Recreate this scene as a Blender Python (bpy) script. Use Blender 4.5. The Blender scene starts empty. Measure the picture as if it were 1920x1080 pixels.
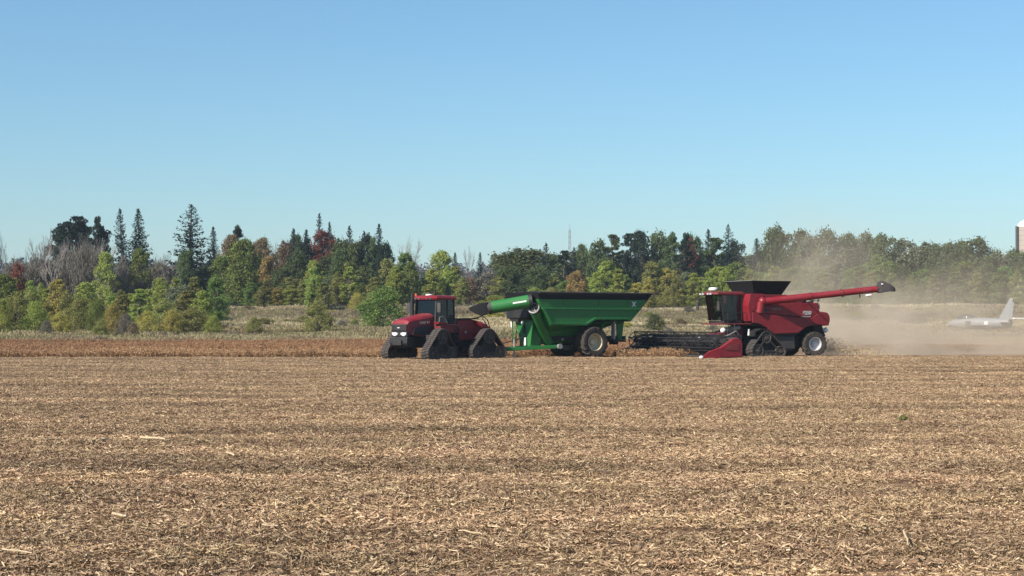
import bpy, bmesh, math, random
import numpy as np
from mathutils import Matrix, Vector

SC = bpy.context.scene
COL = SC.collection
R = math.radians
rnd = random.Random(7)

# ------------------------------------------------------------------ camera, sky, sun, exposure
FPX, HC, HOR = 3300.0, 2.2, 606.0            # focal length in pixels of a 1920 wide frame, eye height, horizon row
PITCH = math.atan((HOR - 540.0) / FPX)
cam_data = bpy.data.cameras.new('camera')
cam = bpy.data.objects.new('camera', cam_data)
COL.objects.link(cam)
cam.location = (0, 0, HC)
cam.rotation_euler = (math.pi / 2 + PITCH, 0, 0)
cam_data.sensor_width = 36.0
cam_data.lens = FPX / 1920.0 * 36.0
cam_data.clip_start, cam_data.clip_end = 0.5, 8000.0
SC.camera = cam

SUN_EL = R(38.0)
SUN_H = Vector((-0.765, -0.645)).normalized()   # horizontal direction towards the sun
world = bpy.data.worlds.new('World')
SC.world = world
world.use_nodes = True
wn = world.node_tree
wn.nodes.clear()
sky = wn.nodes.new('ShaderNodeTexSky')
sky.sky_type = 'NISHITA'
sky.sun_disc = False
sky.sun_elevation = SUN_EL
sky.sun_rotation = math.atan2(SUN_H.x, SUN_H.y)
sky.altitude = 0.0
sky.air_density = 1.1
sky.dust_density = 0.6
sky.ozone_density = 10.0
bg = wn.nodes.new('ShaderNodeBackground')
bg.inputs['Strength'].default_value = 0.089
wo = wn.nodes.new('ShaderNodeOutputWorld')
tint = wn.nodes.new('ShaderNodeMix')      # even colour cast of the whole sky
tint.data_type = 'RGBA'; tint.blend_type = 'MULTIPLY'; tint.inputs[0].default_value = 1.0
tint.inputs[7].default_value = (1.12, 1.11, 0.955, 1)
wn.links.new(sky.outputs[0], tint.inputs[6])
wn.links.new(tint.outputs[2], bg.inputs[0])
wn.links.new(bg.outputs[0], wo.inputs[0])

sun_data = bpy.data.lights.new('sun', 'SUN')
sun_data.energy = 5.0
sun_data.angle = R(0.53)
sun_data.color = (1.0, 0.93, 0.83)
sun = bpy.data.objects.new('sun', sun_data)
COL.objects.link(sun)
sdir = Vector((SUN_H.x * math.cos(SUN_EL), SUN_H.y * math.cos(SUN_EL), math.sin(SUN_EL)))
sun.rotation_euler = sdir.to_track_quat('Z', 'Y').to_euler()
sun.location = (-60, -60, 80)

vs = SC.view_settings
vs.view_transform = 'Standard'
vs.look = 'None'
vs.exposure = 0.7
vs.gamma = 1.0
vs.use_curve_mapping = False
SC.cycles.use_denoising = True
SC.cycles.denoiser = 'OPENIMAGEDENOISE'
SC.cycles.denoising_input_passes = 'RGB_ALBEDO_NORMAL'
SC.cycles.denoising_prefilter = 'ACCURATE'
SC.cycles.max_bounces = 6
SC.cycles.diffuse_bounces = 2
SC.cycles.glossy_bounces = 2
SC.cycles.transmission_bounces = 4
SC.cycles.transparent_max_bounces = 8
SC.cycles.volume_bounces = 1
SC.cycles.caustics_reflective = False
SC.cycles.caustics_refractive = False

# ------------------------------------------------------------------ helpers
def at(px, py, Y):
    """point on the plane y = Y seen at this pixel of the 1920 x 1080 frame"""
    rx, ry = (px - 960.0) / FPX, (540.0 - py) / FPX
    c, s = math.cos(PITCH), math.sin(PITCH)
    k = Y / (c - s * ry)
    return Vector((rx * k, Y, HC + (s + c * ry) * k))

def tag(o, label=None, cat=None, group=None, kind=None):
    if label: o['label'] = label
    if cat: o['category'] = cat
    if group: o['group'] = group
    if kind: o['kind'] = kind
    return o

def empty(name, loc=(0, 0, 0), rz=0.0, scale=(1, 1, 1)):
    o = bpy.data.objects.new(name, None)
    COL.objects.link(o)
    o.location = loc
    o.rotation_euler = (0, 0, rz)
    o.scale = scale
    o.empty_display_size = 0.2
    return o

def link(name, mesh, parent=None, xf=None):
    o = bpy.data.objects.new(name, mesh)
    COL.objects.link(o)
    if parent: o.parent = parent
    if xf is not None: o.matrix_local = xf
    return o

class MB:
    """collects shapes and links them as one mesh object"""
    def __init__(self, M=None):
        self.v, self.f = [], []
        self.M = M
    def add(self, vs, fs):
        n = len(self.v)
        for p in vs:
            p = Vector(p)
            self.v.append(self.M @ p if self.M is not None else p)
        self.f += [tuple(i + n for i in q) for q in fs]
        return self
    def box(self, x0, x1, y0, y1, z0, z1):
        return self.add([(x0,y0,z0),(x1,y0,z0),(x1,y1,z0),(x0,y1,z0),(x0,y0,z1),(x1,y0,z1),(x1,y1,z1),(x0,y1,z1)],
                        [(0,3,2,1),(4,5,6,7),(0,1,5,4),(1,2,6,5),(2,3,7,6),(3,0,4,7)])
    def loft(self, a, b, caps=True):
        """closed ring a to closed ring b"""
        n = len(a)
        fs = [(i, (i+1) % n, n + (i+1) % n, n + i) for i in range(n)]
        if caps: fs += [tuple(range(n-1, -1, -1)), tuple(range(n, 2*n))]
        return self.add(list(a) + list(b), fs)
    def rings(self, rs, caps=True):
        n = len(rs[0]); vs = [p for r in rs for p in r]; fs = []
        for k in range(len(rs)-1):
            fs += [(k*n+i, k*n+(i+1) % n, (k+1)*n+(i+1) % n, (k+1)*n+i) for i in range(n)]
        if caps: fs += [tuple(range(n-1, -1, -1)), tuple(range((len(rs)-1)*n, len(rs)*n))]
        return self.add(vs, fs)
    def prism_y(self, pts, y0, y1):
        return self.loft([(x, y0, z) for x, z in pts], [(x, y1, z) for x, z in pts])
    def prism_x(self, pts, x0, x1):
        return self.loft([(x0, y, z) for y, z in pts], [(x1, y, z) for y, z in pts])
    def prism_z(self, pts, z0, z1):
        return self.loft([(x, y, z0) for x, y in pts], [(x, y, z1) for x, y in pts])
    def tube(self, p0, p1, r0, r1=None, n=10, caps=True):
        p0, p1 = Vector(p0), Vector(p1)
        r1 = r0 if r1 is None else r1
        d = (p1 - p0).normalized()
        u = d.orthogonal().normalized(); w = d.cross(u)
        c = [(math.cos(2*math.pi*i/n), math.sin(2*math.pi*i/n)) for i in range(n)]
        return self.loft([p0 + (u*a + w*b)*r0 for a, b in c], [p1 + (u*a + w*b)*r1 for a, b in c], caps)
    def path(self, pts, r, n=8):
        for a, b in zip(pts[:-1], pts[1:]): self.tube(a, b, r, r, n)
        return self
    def bar(self, p0, p1, w, h):
        """rectangular bar, w across, h up"""
        p0, p1 = Vector(p0), Vector(p1)
        d = (p1 - p0).normalized()
        s = d.cross(Vector((0, 0, 1)))
        s = s.normalized() if s.length > 1e-4 else Vector((1, 0, 0))
        u = s.cross(d).normalized()
        q = [(-1,-1),(1,-1),(1,1),(-1,1)]
        return self.loft([p0 + s*a*w/2 + u*b*h/2 for a, b in q], [p1 + s*a*w/2 + u*b*h/2 for a, b in q])
    def lathe_y(self, prof, cx=0, cz=0, n=28, closed=False, caps=True):
        """profile of (radius, y) turned about the y axis through (cx, cz)"""
        rs = [[(cx + r*math.cos(2*math.pi*i/n), y, cz + r*math.sin(2*math.pi*i/n)) for i in range(n)] for r, y in prof]
        if closed: rs.append(rs[0])
        return self.rings(rs, caps=caps and not closed)
    def lathe_z(self, prof, cx=0, cy=0, n=24):
        return self.rings([[(cx + r*math.cos(2*math.pi*i/n), cy + r*math.sin(2*math.pi*i/n), z) for i in range(n)] for r, z in prof])
    def ball(self, c, r, n=12, m=7):
        rx, ry, rz = r if hasattr(r, '__len__') else (r, r, r)
        rs = []
        for k in range(m + 1):
            t = math.pi * min(max(k / m, 0.02), 0.98)
            rs.append([(c[0] + rx*math.sin(t)*math.cos(2*math.pi*i/n), c[1] + ry*math.sin(t)*math.sin(2*math.pi*i/n), c[2] - rz*math.cos(t)) for i in range(n)])
        return self.rings(rs)
    def build(self, name, mat, parent=None, xf=None, smooth=None, bevel=0.0):
        me = bpy.data.meshes.new(name)
        me.from_pydata([tuple(p) for p in self.v], [], self.f)
        bm = bmesh.new(); bm.from_mesh(me)
        bmesh.ops.recalc_face_normals(bm, faces=bm.faces)
        bm.to_mesh(me); bm.free()
        if mat: me.materials.append(mat)
        if smooth:
            me.polygons.foreach_set('use_smooth', [True]*len(me.polygons))
            me.set_sharp_from_angle(angle=R(smooth))
        o = link(name, me, parent, xf)
        if bevel:
            b = o.modifiers.new('bevel', 'BEVEL')
            b.width = bevel; b.segments = 2; b.limit_method = 'ANGLE'; b.angle_limit = R(35)
        return o

def quads_mesh(name, V, mat=None):
    """V: (n, 4, 3) array of separate quads"""
    n = len(V)
    me = bpy.data.meshes.new(name)
    me.from_pydata(V.reshape(-1, 3).tolist(), [], np.arange(n*4).reshape(n, 4).tolist())
    if mat: me.materials.append(mat)
    return me

# ------------------------------------------------------------------ materials
def new_mat(name):
    m = bpy.data.materials.new(name)
    m.use_nodes = True
    nt = m.node_tree
    nt.nodes.clear()
    out = nt.nodes.new('ShaderNodeOutputMaterial')
    return m, nt, out

def N(nt, t, **kw):
    n = nt.nodes.new(t)
    for k, v in kw.items():
        if k in n.inputs: n.inputs[k].default_value = v
        else: setattr(n, k, v)
    return n

def L(nt, a, b): nt.links.new(a, b)

def mixc(nt, fac, a, b):
    m = nt.nodes.new('ShaderNodeMix'); m.data_type = 'RGBA'
    for s, v in ((m.inputs[0], fac), (m.inputs[6], a), (m.inputs[7], b)):
        if isinstance(v, (int, float)): s.default_value = v
        elif isinstance(v, tuple): s.default_value = v if len(v) == 4 else v + (1,)
        else: L(nt, v, s)
    return m.outputs[2]

def mth(nt, op, a, b=None, c=None, clamp=False):
    m = nt.nodes.new('ShaderNodeMath'); m.operation = op; m.use_clamp = clamp
    for i, v in enumerate((a, b, c)):
        if v is None: continue
        if isinstance(v, (int, float)): m.inputs[i].default_value = v
        else: L(nt, v, m.inputs[i])
    return m.outputs[0]

def mapr(nt, v, a, b, c=0.0, d=1.0, smooth=False):
    m = nt.nodes.new('ShaderNodeMapRange')
    if smooth: m.interpolation_type = 'SMOOTHSTEP'
    L(nt, v, m.inputs[0])
    for i, x in zip((1, 2, 3, 4), (a, b, c, d)): m.inputs[i].default_value = x
    return m.outputs[0]

def noise(nt, vec, scale, detail=4, rough=0.55):
    n = N(nt, 'ShaderNodeTexNoise')
    n.inputs['Scale'].default_value = scale
    n.inputs['Detail'].default_value = detail
    n.inputs['Roughness'].default_value = rough
    if vec is not None: L(nt, vec, n.inputs['Vector'])
    return n.outputs[0]

DUST = (0.30, 0.22, 0.15)
def pmat(name, col, rough=0.5, metal=0.0, var=0.12, scale=2.5, dust=0.15, coat=0.0, spec=0.5, emit=0.0):
    m, nt, out = new_mat(name)
    b = N(nt, 'ShaderNodeBsdfPrincipled')
    tc = N(nt, 'ShaderNodeTexCoord').outputs['Object']
    n1 = noise(nt, tc, scale, 5)
    lo = tuple(c*(1-var) for c in col); hi = tuple(min(1, c*(1+var)) for c in col)
    c = mixc(nt, n1, lo, hi)
    if dust > 0:
        n2 = noise(nt, tc, 1.3, 8, 0.7)
        k = mapr(nt, n2, 0.42, 0.72, dust*0.35, min(1.0, dust*1.8))
        c = mixc(nt, k, c, DUST)
        rr = mapr(nt, n2, 0.35, 0.75, rough, min(1, rough + 0.3))
        L(nt, rr, b.inputs['Roughness'])
    else:
        b.inputs['Roughness'].default_value = rough
    L(nt, c, b.inputs['Base Color'])
    b.inputs['Metallic'].default_value = metal
    b.inputs['Specular IOR Level'].default_value = spec
    b.inputs['Coat Weight'].default_value = coat
    b.inputs['Coat Roughness'].default_value = 0.12
    if emit:
        b.inputs['Emission Color'].default_value = (1, 0.97, 0.9, 1)
        b.inputs['Emission Strength'].default_value = emit
    L(nt, b.outputs[0], out.inputs[0])
    return m

def glass_mat(name, tint, refl=0.08):
    m, nt, out = new_mat(name)
    t = N(nt, 'ShaderNodeBsdfTransparent'); t.inputs[0].default_value = tint + (1,)
    g = N(nt, 'ShaderNodeBsdfGlossy'); g.inputs['Roughness'].default_value = 0.04
    fr = N(nt, 'ShaderNodeFresnel'); fr.inputs[0].default_value = 1.5
    mx = N(nt, 'ShaderNodeMixShader')
    L(nt, mth(nt, 'ADD', fr.outputs[0], refl, clamp=True), mx.inputs[0])
    L(nt, t.outputs[0], mx.inputs[1]); L(nt, g.outputs[0], mx.inputs[2])
    L(nt, mx.outputs[0], out.inputs[0])
    return m

def leaf_mat(name, col, var=0.35, hue=0.03, trans=0.3, alt=None, alt_amt=0.0):
    """foliage: each leaf differs a little, each tree differs a little"""
    m, nt, out = new_mat(name)
    isl = N(nt, 'ShaderNodeNewGeometry').outputs['Random Per Island']
    ob = N(nt, 'ShaderNodeObjectInfo').outputs['Random']
    tc = N(nt, 'ShaderNodeTexCoord').outputs['Object']
    clump = noise(nt, tc, 0.8, 2)
    h = N(nt, 'ShaderNodeHueSaturation')
    base = mixc(nt, mth(nt, 'MULTIPLY', mapr(nt, clump, 0.4, 0.62), alt_amt), col, alt or col)
    L(nt, base, h.inputs['Color'])
    L(nt, mth(nt, 'ADD', mapr(nt, ob, 0, 1, 0.5-hue, 0.5+hue), mapr(nt, isl, 0, 1, -hue*0.5, hue*0.5)), h.inputs['Hue'])
    v = mth(nt, 'MULTIPLY', mapr(nt, isl, 0, 1, 1-var, 1+var), mapr(nt, ob, 0, 1, 0.85, 1.15))
    v = mth(nt, 'MULTIPLY', v, mapr(nt, clump, 0.3, 0.7, 0.8, 1.2))
    L(nt, v, h.inputs['Value'])
    d = N(nt, 'ShaderNodeBsdfDiffuse'); t = N(nt, 'ShaderNodeBsdfTranslucent')
    L(nt, h.outputs[0], d.inputs[0]); L(nt, h.outputs[0], t.inputs[0])
    mx = N(nt, 'ShaderNodeMixShader'); mx.inputs[0].default_value = trans
    L(nt, d.outputs[0], mx.inputs[1]); L(nt, t.outputs[0], mx.inputs[2])
    L(nt, mx.outputs[0], out.inputs[0])
    return m

M = {}
M['red'] = pmat('red_paint', (0.185, 0.003, 0.012), 0.42, coat=0.12, dust=0.05, var=0.16, spec=0.35)
M['red_dull'] = pmat('red_frame_paint', (0.13, 0.004, 0.009), 0.5, dust=0.05)
M['green'] = pmat('green_paint', (0.010, 0.145, 0.028), 0.42, coat=0.12, dust=0.05, var=0.14, spec=0.35)
M['black'] = pmat('black_plastic', (0.008, 0.008, 0.009), 0.5, dust=0.02)
M['grille'] = pmat('grille_mesh', (0.02, 0.02, 0.024), 0.55, dust=0.03)
M['dark'] = pmat('dark_steel', (0.011, 0.011, 0.012), 0.65, dust=0.05)
M['darkgrey'] = pmat('dark_grey_panel', (0.028, 0.028, 0.030), 0.55, dust=0.08)
M['rubber'] = pmat('tyre_rubber', (0.02, 0.02, 0.02), 0.85, dust=0.14, spec=0.25)
M['track'] = pmat('track_rubber', (0.040, 0.037, 0.037), 0.85, dust=0.10, spec=0.25)
M['wheel'] = pmat('track_wheel_paint', (0.026, 0.024, 0.024), 0.65, dust=0.14)
M['grey'] = pmat('grey_metal', (0.30, 0.30, 0.30), 0.45, metal=0.3, dust=0.25)
M['white'] = pmat('white_plastic', (0.80, 0.79, 0.76), 0.35, dust=0.05, var=0.04)
M['cream'] = pmat('cream_rim_paint', (0.62, 0.53, 0.35), 0.5, dust=0.2, var=0.06)
M['silver'] = pmat('silver_rim_paint', (0.55, 0.55, 0.56), 0.4, metal=0.2, dust=0.2)
M['tarp'] = pmat('black_tarp', (0.005, 0.005, 0.006), 0.75, dust=0.0, spec=0.3)
M['lamp'] = pmat('lit_headlamp', (0.55, 0.55, 0.55), 0.2, dust=0, var=0.02, emit=0.06)
M['amber'] = pmat('amber_lens', (0.55, 0.16, 0.02), 0.25, dust=0)
M['orange'] = pmat('orange_lens', (0.7, 0.08, 0.03), 0.25, dust=0)
M['decal'] = pmat('white_lettering', (0.75, 0.74, 0.72), 0.5, dust=0.08, var=0.03)
M['decal_dim'] = pmat('faded_lettering', (0.30, 0.27, 0.27), 0.5, dust=0.05)
M['glass'] = glass_mat('tinted_cab_glass', (0.58, 0.68, 0.62), 0.0)
M['skin'] = pmat('skin', (0.42, 0.25, 0.17), 0.6, dust=0)
M['shirt'] = pmat('grey_blue_shirt', (0.12, 0.15, 0.2), 0.9, dust=0)
M['cap'] = pmat('dark_cap', (0.02, 0.02, 0.025), 0.9, dust=0)
M['seat'] = pmat('dark_seat_cloth', (0.03, 0.03, 0.032), 0.9, dust=0.03)

# ------------------------------------------------------------------ the land
def vnoise(x, y, seed=0):
    """smooth value noise, arrays in, 0..1 out"""
    xi, yi = np.floor(x).astype(np.int64), np.floor(y).astype(np.int64)
    fx, fy = x - xi, y - yi
    fx, fy = fx*fx*(3-2*fx), fy*fy*(3-2*fy)
    def h(a, b):
        k = (a * 374761393 + b * 668265263 + seed * 974711) & 0x7fffffff
        k = ((k ^ (k >> 13)) * 1274126177) & 0x7fffffff
        return ((k ^ (k >> 16)) & 0xffff) / 65535.0
    return (h(xi, yi)*(1-fx) + h(xi+1, yi)*fx)*(1-fy) + (h(xi, yi+1)*(1-fx) + h(xi+1, yi+1)*fx)*fy

PROF_Y = [-500, 150, 160, 175, 200, 225, 245, 256, 270, 400, 700, 800, 1000, 1300, 4000]
PROF_Z = [0, 0, 0.35, 1.15, 1.8, 2.95, 4.0, 4.4, 4.4, 4.8, 6.5, 9.0, 14.0, 16.0, 16.0]

def hill_z(x, Y):
    """wooded ridge far behind: higher on the left"""
    top = np.interp(x, [-420, -270, -190, -120, -60, -20, 60, 200, 420], [15, 14, 13, 13, 12, 11, 13, 12, 12])
    k = np.clip((Y - 640) / 330.0, 0, 1)
    return top * k*k*(3-2*k)

def gh(x, Y):
    x, Y = np.asarray(x, float), np.asarray(Y, float)
    z = np.interp(Y, PROF_Y, PROF_Z)
    near = np.clip((158 - Y) / 8, 0, 1)
    rel = (vnoise(x*0.5, Y*1.6, 1) - .5)*0.05 + (vnoise(x*0.12, Y*0.35, 2) - .5)*0.07 + (vnoise(x*2.1, Y*3.0, 3) - .5)*0.03
    rel = rel + 0.012*np.sin(Y*2*np.pi/0.76) + 0.035*np.clip(vnoise(x*0.03, Y*0.55, 21) - .45, 0, 1)*(Y > 30)
    bank = np.clip((Y - 156) / 12, 0, 1) * np.clip((300 - Y) / 40, 0, 1)
    rb = (vnoise(x*0.09, Y*0.16, 5) - .5)*0.8 + (vnoise(x*0.35, Y*0.4, 6) - .5)*0.3
    far = np.clip((Y - 600) / 100, 0, 1)
    return z + rel*near + rb*bank + far*hill_z(x, Y)

def sheet(name, t0, t1, nt_, Ys, mat):
    T = np.linspace(t0, t1, nt_)
    YY = np.repeat(np.asarray(Ys)[:, None], nt_, 1)
    XX = T[None, :] * np.maximum(YY, 14)
    ZZ = gh(XX, YY)
    V = np.stack([XX, YY, ZZ], -1).reshape(-1, 3)
    r, c = len(Ys), nt_
    i = np.arange((r-1)*c).reshape(r-1, c)[:, :-1].ravel()
    F = np.stack([i, i+1, i+1+c, i+c], 1)
    me = bpy.data.meshes.new(name)
    me.from_pydata(V.tolist(), [], F.tolist())
    me.materials.append(mat)
    me.polygons.foreach_set('use_smooth', [True]*len(me.polygons))
    o = link(name, me)
    o['kind'] = 'structure'
    return o

# soil with trodden chaff
m, nt, out = new_mat('stubble_soil')
pos = N(nt, 'ShaderNodeNewGeometry').outputs['Position']
st = N(nt, 'ShaderNodeMapping'); st.inputs['Scale'].default_value = (0.5, 1.0, 1.0); L(nt, pos, st.inputs[0])
fine = noise(nt, pos, 16, 7, 0.75)
patch = noise(nt, st.outputs[0], 0.35, 4)
c = mixc(nt, mapr(nt, fine, 0.38, 0.62), (0.085, 0.052, 0.034), (0.36, 0.245, 0.145))
c = mixc(nt, mapr(nt, patch, 0.4, 0.65, 0.0, 0.35), c, (0.16, 0.10, 0.062))
b = N(nt, 'ShaderNodeBsdfDiffuse'); L(nt, c, b.inputs[0])
bp = N(nt, 'ShaderNodeBump', Strength=0.8, Distance=0.03); L(nt, fine, bp.inputs['Height']); L(nt, bp.outputs[0], b.inputs['Normal'])
L(nt, b.outputs[0], out.inputs[0])
M['soil'] = m

# rough dry grassland of the bank
def zones(nt, pos):
    """colour zones of the bank: pale grass, olive herbs, purple-brown weeds"""
    sp = N(nt, 'ShaderNodeSeparateXYZ'); L(nt, pos, sp.inputs[0])
    mp = N(nt, 'ShaderNodeMapping'); mp.inputs['Scale'].default_value = (0.035, 0.12, 0.2); L(nt, pos, mp.inputs[0])
    n1 = noise(nt, mp.outputs[0], 1.0, 5, 0.6)
    mp2 = N(nt, 'ShaderNodeMapping'); mp2.inputs['Scale'].default_value = (0.12, 0.25, 0.2); mp2.inputs['Location'].default_value = (31, 7, 0); L(nt, pos, mp2.inputs[0])
    n2 = noise(nt, mp2.outputs[0], 1.0, 5, 0.6)
    yy = mth(nt, 'ADD', sp.outputs[1], mth(nt, 'MULTIPLY', mth(nt, 'SUBTRACT', n2, 0.5), 14.0))
    # pale strips at the foot, half way up and along the crest
    ramp = N(nt, 'ShaderNodeValToRGB'); L(nt, mapr(nt, yy, 155, 275), ramp.inputs[0])
    e = ramp.color_ramp
    e.elements[0].position = 0.0; e.elements[0].color = (0.22, 0.18, 0.10, 1)
    e.elements[1].position = 1.0; e.elements[1].color = (0.34, 0.28, 0.18, 1)
    for p, cc in ((0.10, (0.30, 0.25, 0.145)), (0.20, (0.26, 0.215, 0.12)), (0.34, (0.44, 0.37, 0.235)), (0.42, (0.36, 0.30, 0.18)),
                  (0.52, (0.21, 0.175, 0.105)), (0.66, (0.22, 0.18, 0.105)), (0.76, (0.30, 0.25, 0.15)), (0.83, (0.50, 0.43, 0.29))):
        el = e.elements.new(p); el.color = cc + (1,)
    c = mixc(nt, mapr(nt, n1, 0.50, 0.60, 0, 0.75), ramp.outputs[0], (0.15, 0.138, 0.065))
    c = mixc(nt, mapr(nt, n2, 0.54, 0.64, 0, 0.7), c, (0.14, 0.10, 0.08))
    return c
m, nt, out = new_mat('bank_turf')
pos = N(nt, 'ShaderNodeNewGeometry').outputs['Position']
c = zones(nt, pos)
f = noise(nt, pos, 3.0, 6, 0.7)
c = mixc(nt, mapr(nt, f, 0.3, 0.7, 0.0, 0.5), c, (0.09, 0.07, 0.04))
b = N(nt, 'ShaderNodeBsdfDiffuse'); L(nt, c, b.inputs[0]); L(nt, b.outputs[0], out.inputs[0])
M['turf'] = m

m, nt, out = new_mat('woodland_floor')
pos = N(nt, 'ShaderNodeNewGeometry').outputs['Position']
c = mixc(nt, noise(nt, pos, 0.05, 6, 0.7), (0.06, 0.05, 0.04), (0.12, 0.10, 0.085))
b = N(nt, 'ShaderNodeBsdfDiffuse'); L(nt, c, b.inputs[0]); L(nt, b.outputs[0], out.inputs[0])
M['forest_floor'] = m

ysf = np.concatenate([np.linspace(-30, 9, 40), 9 * np.exp(np.linspace(0, math.log(158.0/9), 560))[1:]])
tag(sheet('field', -0.75, 0.75, 380, ysf, M['soil']), 'harvested brown field covered in chopped straw', 'field')
tag(sheet('grass_bank', -0.75, 0.75, 260, np.linspace(157.6, 300, 140), M['turf']), 'rough dry grass bank rising behind the crop', 'bank')
tag(sheet('hills', -0.8, 0.8, 160, np.concatenate([np.linspace(299.5, 620, 30), np.linspace(630, 1300, 60), [1800, 3500]]), M['forest_floor']), 'low wooded ridge on the skyline', 'hill')
base = MB().box(-4000, 4000, -2000, 6000, -1.3, -0.25).build('ground', M['soil'])
tag(base, 'brown earth under the whole scene', 'ground', kind='structure')

# ------------------------------------------------------------------ foliage meshes (shared by the trees)
rng = np.random.default_rng(11)

def rand_dirs(n, up=0.0):
    v = rng.normal(size=(n, 3)); v[:, 2] += up
    return v / np.linalg.norm(v, axis=1)[:, None]

def leaves(P, S, up=0.3, ratio=0.6, out=None):
    """rhombic leaf sprays at P with half length S"""
    n = len(P)
    Nn = rand_dirs(n, up)
    if out is not None:
        Nn = Nn + out*0.8; Nn /= np.linalg.norm(Nn, axis=1)[:, None]
    U = np.cross(Nn, rand_dirs(n)); U /= np.linalg.norm(U, axis=1)[:, None] + 1e-9
    W = np.cross(Nn, U)
    S = np.asarray(S)[:, None]
    bend = Nn * S * 0.25
    return np.stack([P + U*S, P + W*S*ratio + bend, P - U*S, P - W*S*ratio + bend], 1)

class Wood(MB):
    def limb(self, p, d, length, r, bend=0.15, segs=3, taper=0.5, n=5):
        p = Vector(p); d = Vector(d).normalized(); pts = [p.copy()]
        for k in range(segs):
            d = (d + Vector((rnd.uniform(-1,1), rnd.uniform(-1,1), rnd.uniform(-.3,.8)))*bend).normalized()
            q = p + d*length/segs
            self.tube(p, q, r*(1-(1-taper)*k/segs), r*(1-(1-taper)*(k+1)/segs), n, caps=False)
            p = q; pts.append(p.copy())
        return pts, d

def broadleaf(H, W, low, nclump, nleaf, size, seed, top_bias=0.0, fork=1, gap=0.0):
    """crown of many clumps with gaps between them; low = height of the crown's underside"""
    global rng
    rng = np.random.default_rng(seed); rnd.seed(seed)
    w = Wood(); w.limb((0,0,-.4), (0,0,1), H*0.55, H*0.016 + 0.05, 0.06, 5, 0.5, 7)
    Q = []
    for k in range(nclump):
        u = rnd.random()
        z = low + (H - low) * (0.06 + 0.90*u)
        t = (z - low) / (H - low)
        prof = math.sin(math.pi * min(1, (t*0.86 + 0.12 + top_bias*(1-t)*0.3)))**0.75
        rr = W/2 * prof * math.sqrt(rnd.uniform(0.15, 1.0)) * rnd.uniform(0.75, 1.12)
        a = rnd.uniform(0, 2*math.pi)
        c = np.array([rr*math.cos(a), rr*math.sin(a), z])
        cr = rnd.uniform(0.075, 0.15) * W * (0.8 + 0.4*prof)
        n = int(nleaf * rnd.uniform(0.6, 1.3))
        d = rand_dirs(n, 0.15)
        rad = cr * np.cbrt(rng.uniform(0.15, 1, n))
        rad = rad * np.where(rng.uniform(0, 1, n) < 0.22, rng.uniform(1.2, 1.9, n), 1.0)
        P = c + d * rad[:, None] * np.array([1, 1, 0.85])
        Q.append(leaves(P, size * rng.uniform(0.6, 1.25, n), 0.35, 0.6, d))
        if k % 3 == 0:
            zb = max(0.3, z*rnd.uniform(0.35, 0.6))
            w.tube((0, 0, zb), tuple(c*0.97), H*0.006 + .02, 0.02, 4, caps=False)
    return w, np.concatenate(Q)

def brush(H, W, seed):
    """leafless thicket-like tree: limbs and a haze of fine upright twigs"""
    global rng
    w = bare(H, W, seed, 4)
    rng = np.random.default_rng(seed)
    tips = np.array([tuple(p) for p in w.v[::7]])
    tips = tips[tips[:, 2] > H*0.12]
    P = tips[rng.integers(0, len(tips), 2600)] + rng.normal(0, 1, (2600, 3))*np.array([.34, .34, .42])*W/6
    U = rng.normal(0, .38, (2600, 3)); U[:, 2] = 1; U /= np.linalg.norm(U, axis=1)[:, None]
    Wd = np.cross(U, rand_dirs(2600)); Wd /= np.linalg.norm(Wd, axis=1)[:, None]
    S = rng.uniform(.25, .6, 2600)[:, None]
    return w, np.stack([P + U*S, P + Wd*.035, P - U*S, P - Wd*.035], 1)

def conifer(H, W, seed, nb=150, droop=0.35, low=0.08, sparse=0.0, card=0.34):
    global rng
    rng = np.random.default_rng(seed); rnd.seed(seed)
    w = Wood(); w.tube((0,0,-.4), (0,0,H*0.97), H*0.014 + .05, 0.03, 7, caps=False)
    P, S, D = [], [], []
    for k in range(nb):
        t = (k + rnd.random()) / nb
        z = H * (low + (0.985 - low) * t)
        if rnd.random() < sparse: continue
        L_ = W/2 * (1 - t)**0.74 * rnd.uniform(0.62, 1.12) + 0.06
        a = k * 2.399 + rnd.uniform(-.5, .5)
        dx, dy = math.cos(a), math.sin(a)
        nseg = max(3, int(L_ / 0.22))
        dr = droop * rnd.uniform(0.5, 1.3) * (1 - 0.6*t)
        prev = (0, 0, z)
        for s in range(1, nseg + 1):
            q = s / nseg
            zz = z - dr*L_*(math.sin(q*2.2)*0.9) + 0.28*L_*q*q
            c = (dx*L_*q, dy*L_*q, zz)
            m = 5 if q < 0.85 else 3
            for _ in range(m):
                spread = (0.26*(1.1 - q*0.6) + 0.03) * (0.35 + 0.75*(1-t))
                P.append((c[0] + rnd.gauss(0, spread), c[1] + rnd.gauss(0, spread), c[2] + rnd.gauss(0, 0.10) - 0.05))
                S.append(card * rnd.uniform(0.6, 1.15) * (0.5 + 0.65*(1-t)))
            if s == nseg: w.tube((0, 0, z), c, 0.03, 0.012, 3, caps=False)
    P = np.array(P)
    return w, leaves(P, np.array(S), 0.5, 0.42)

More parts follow.
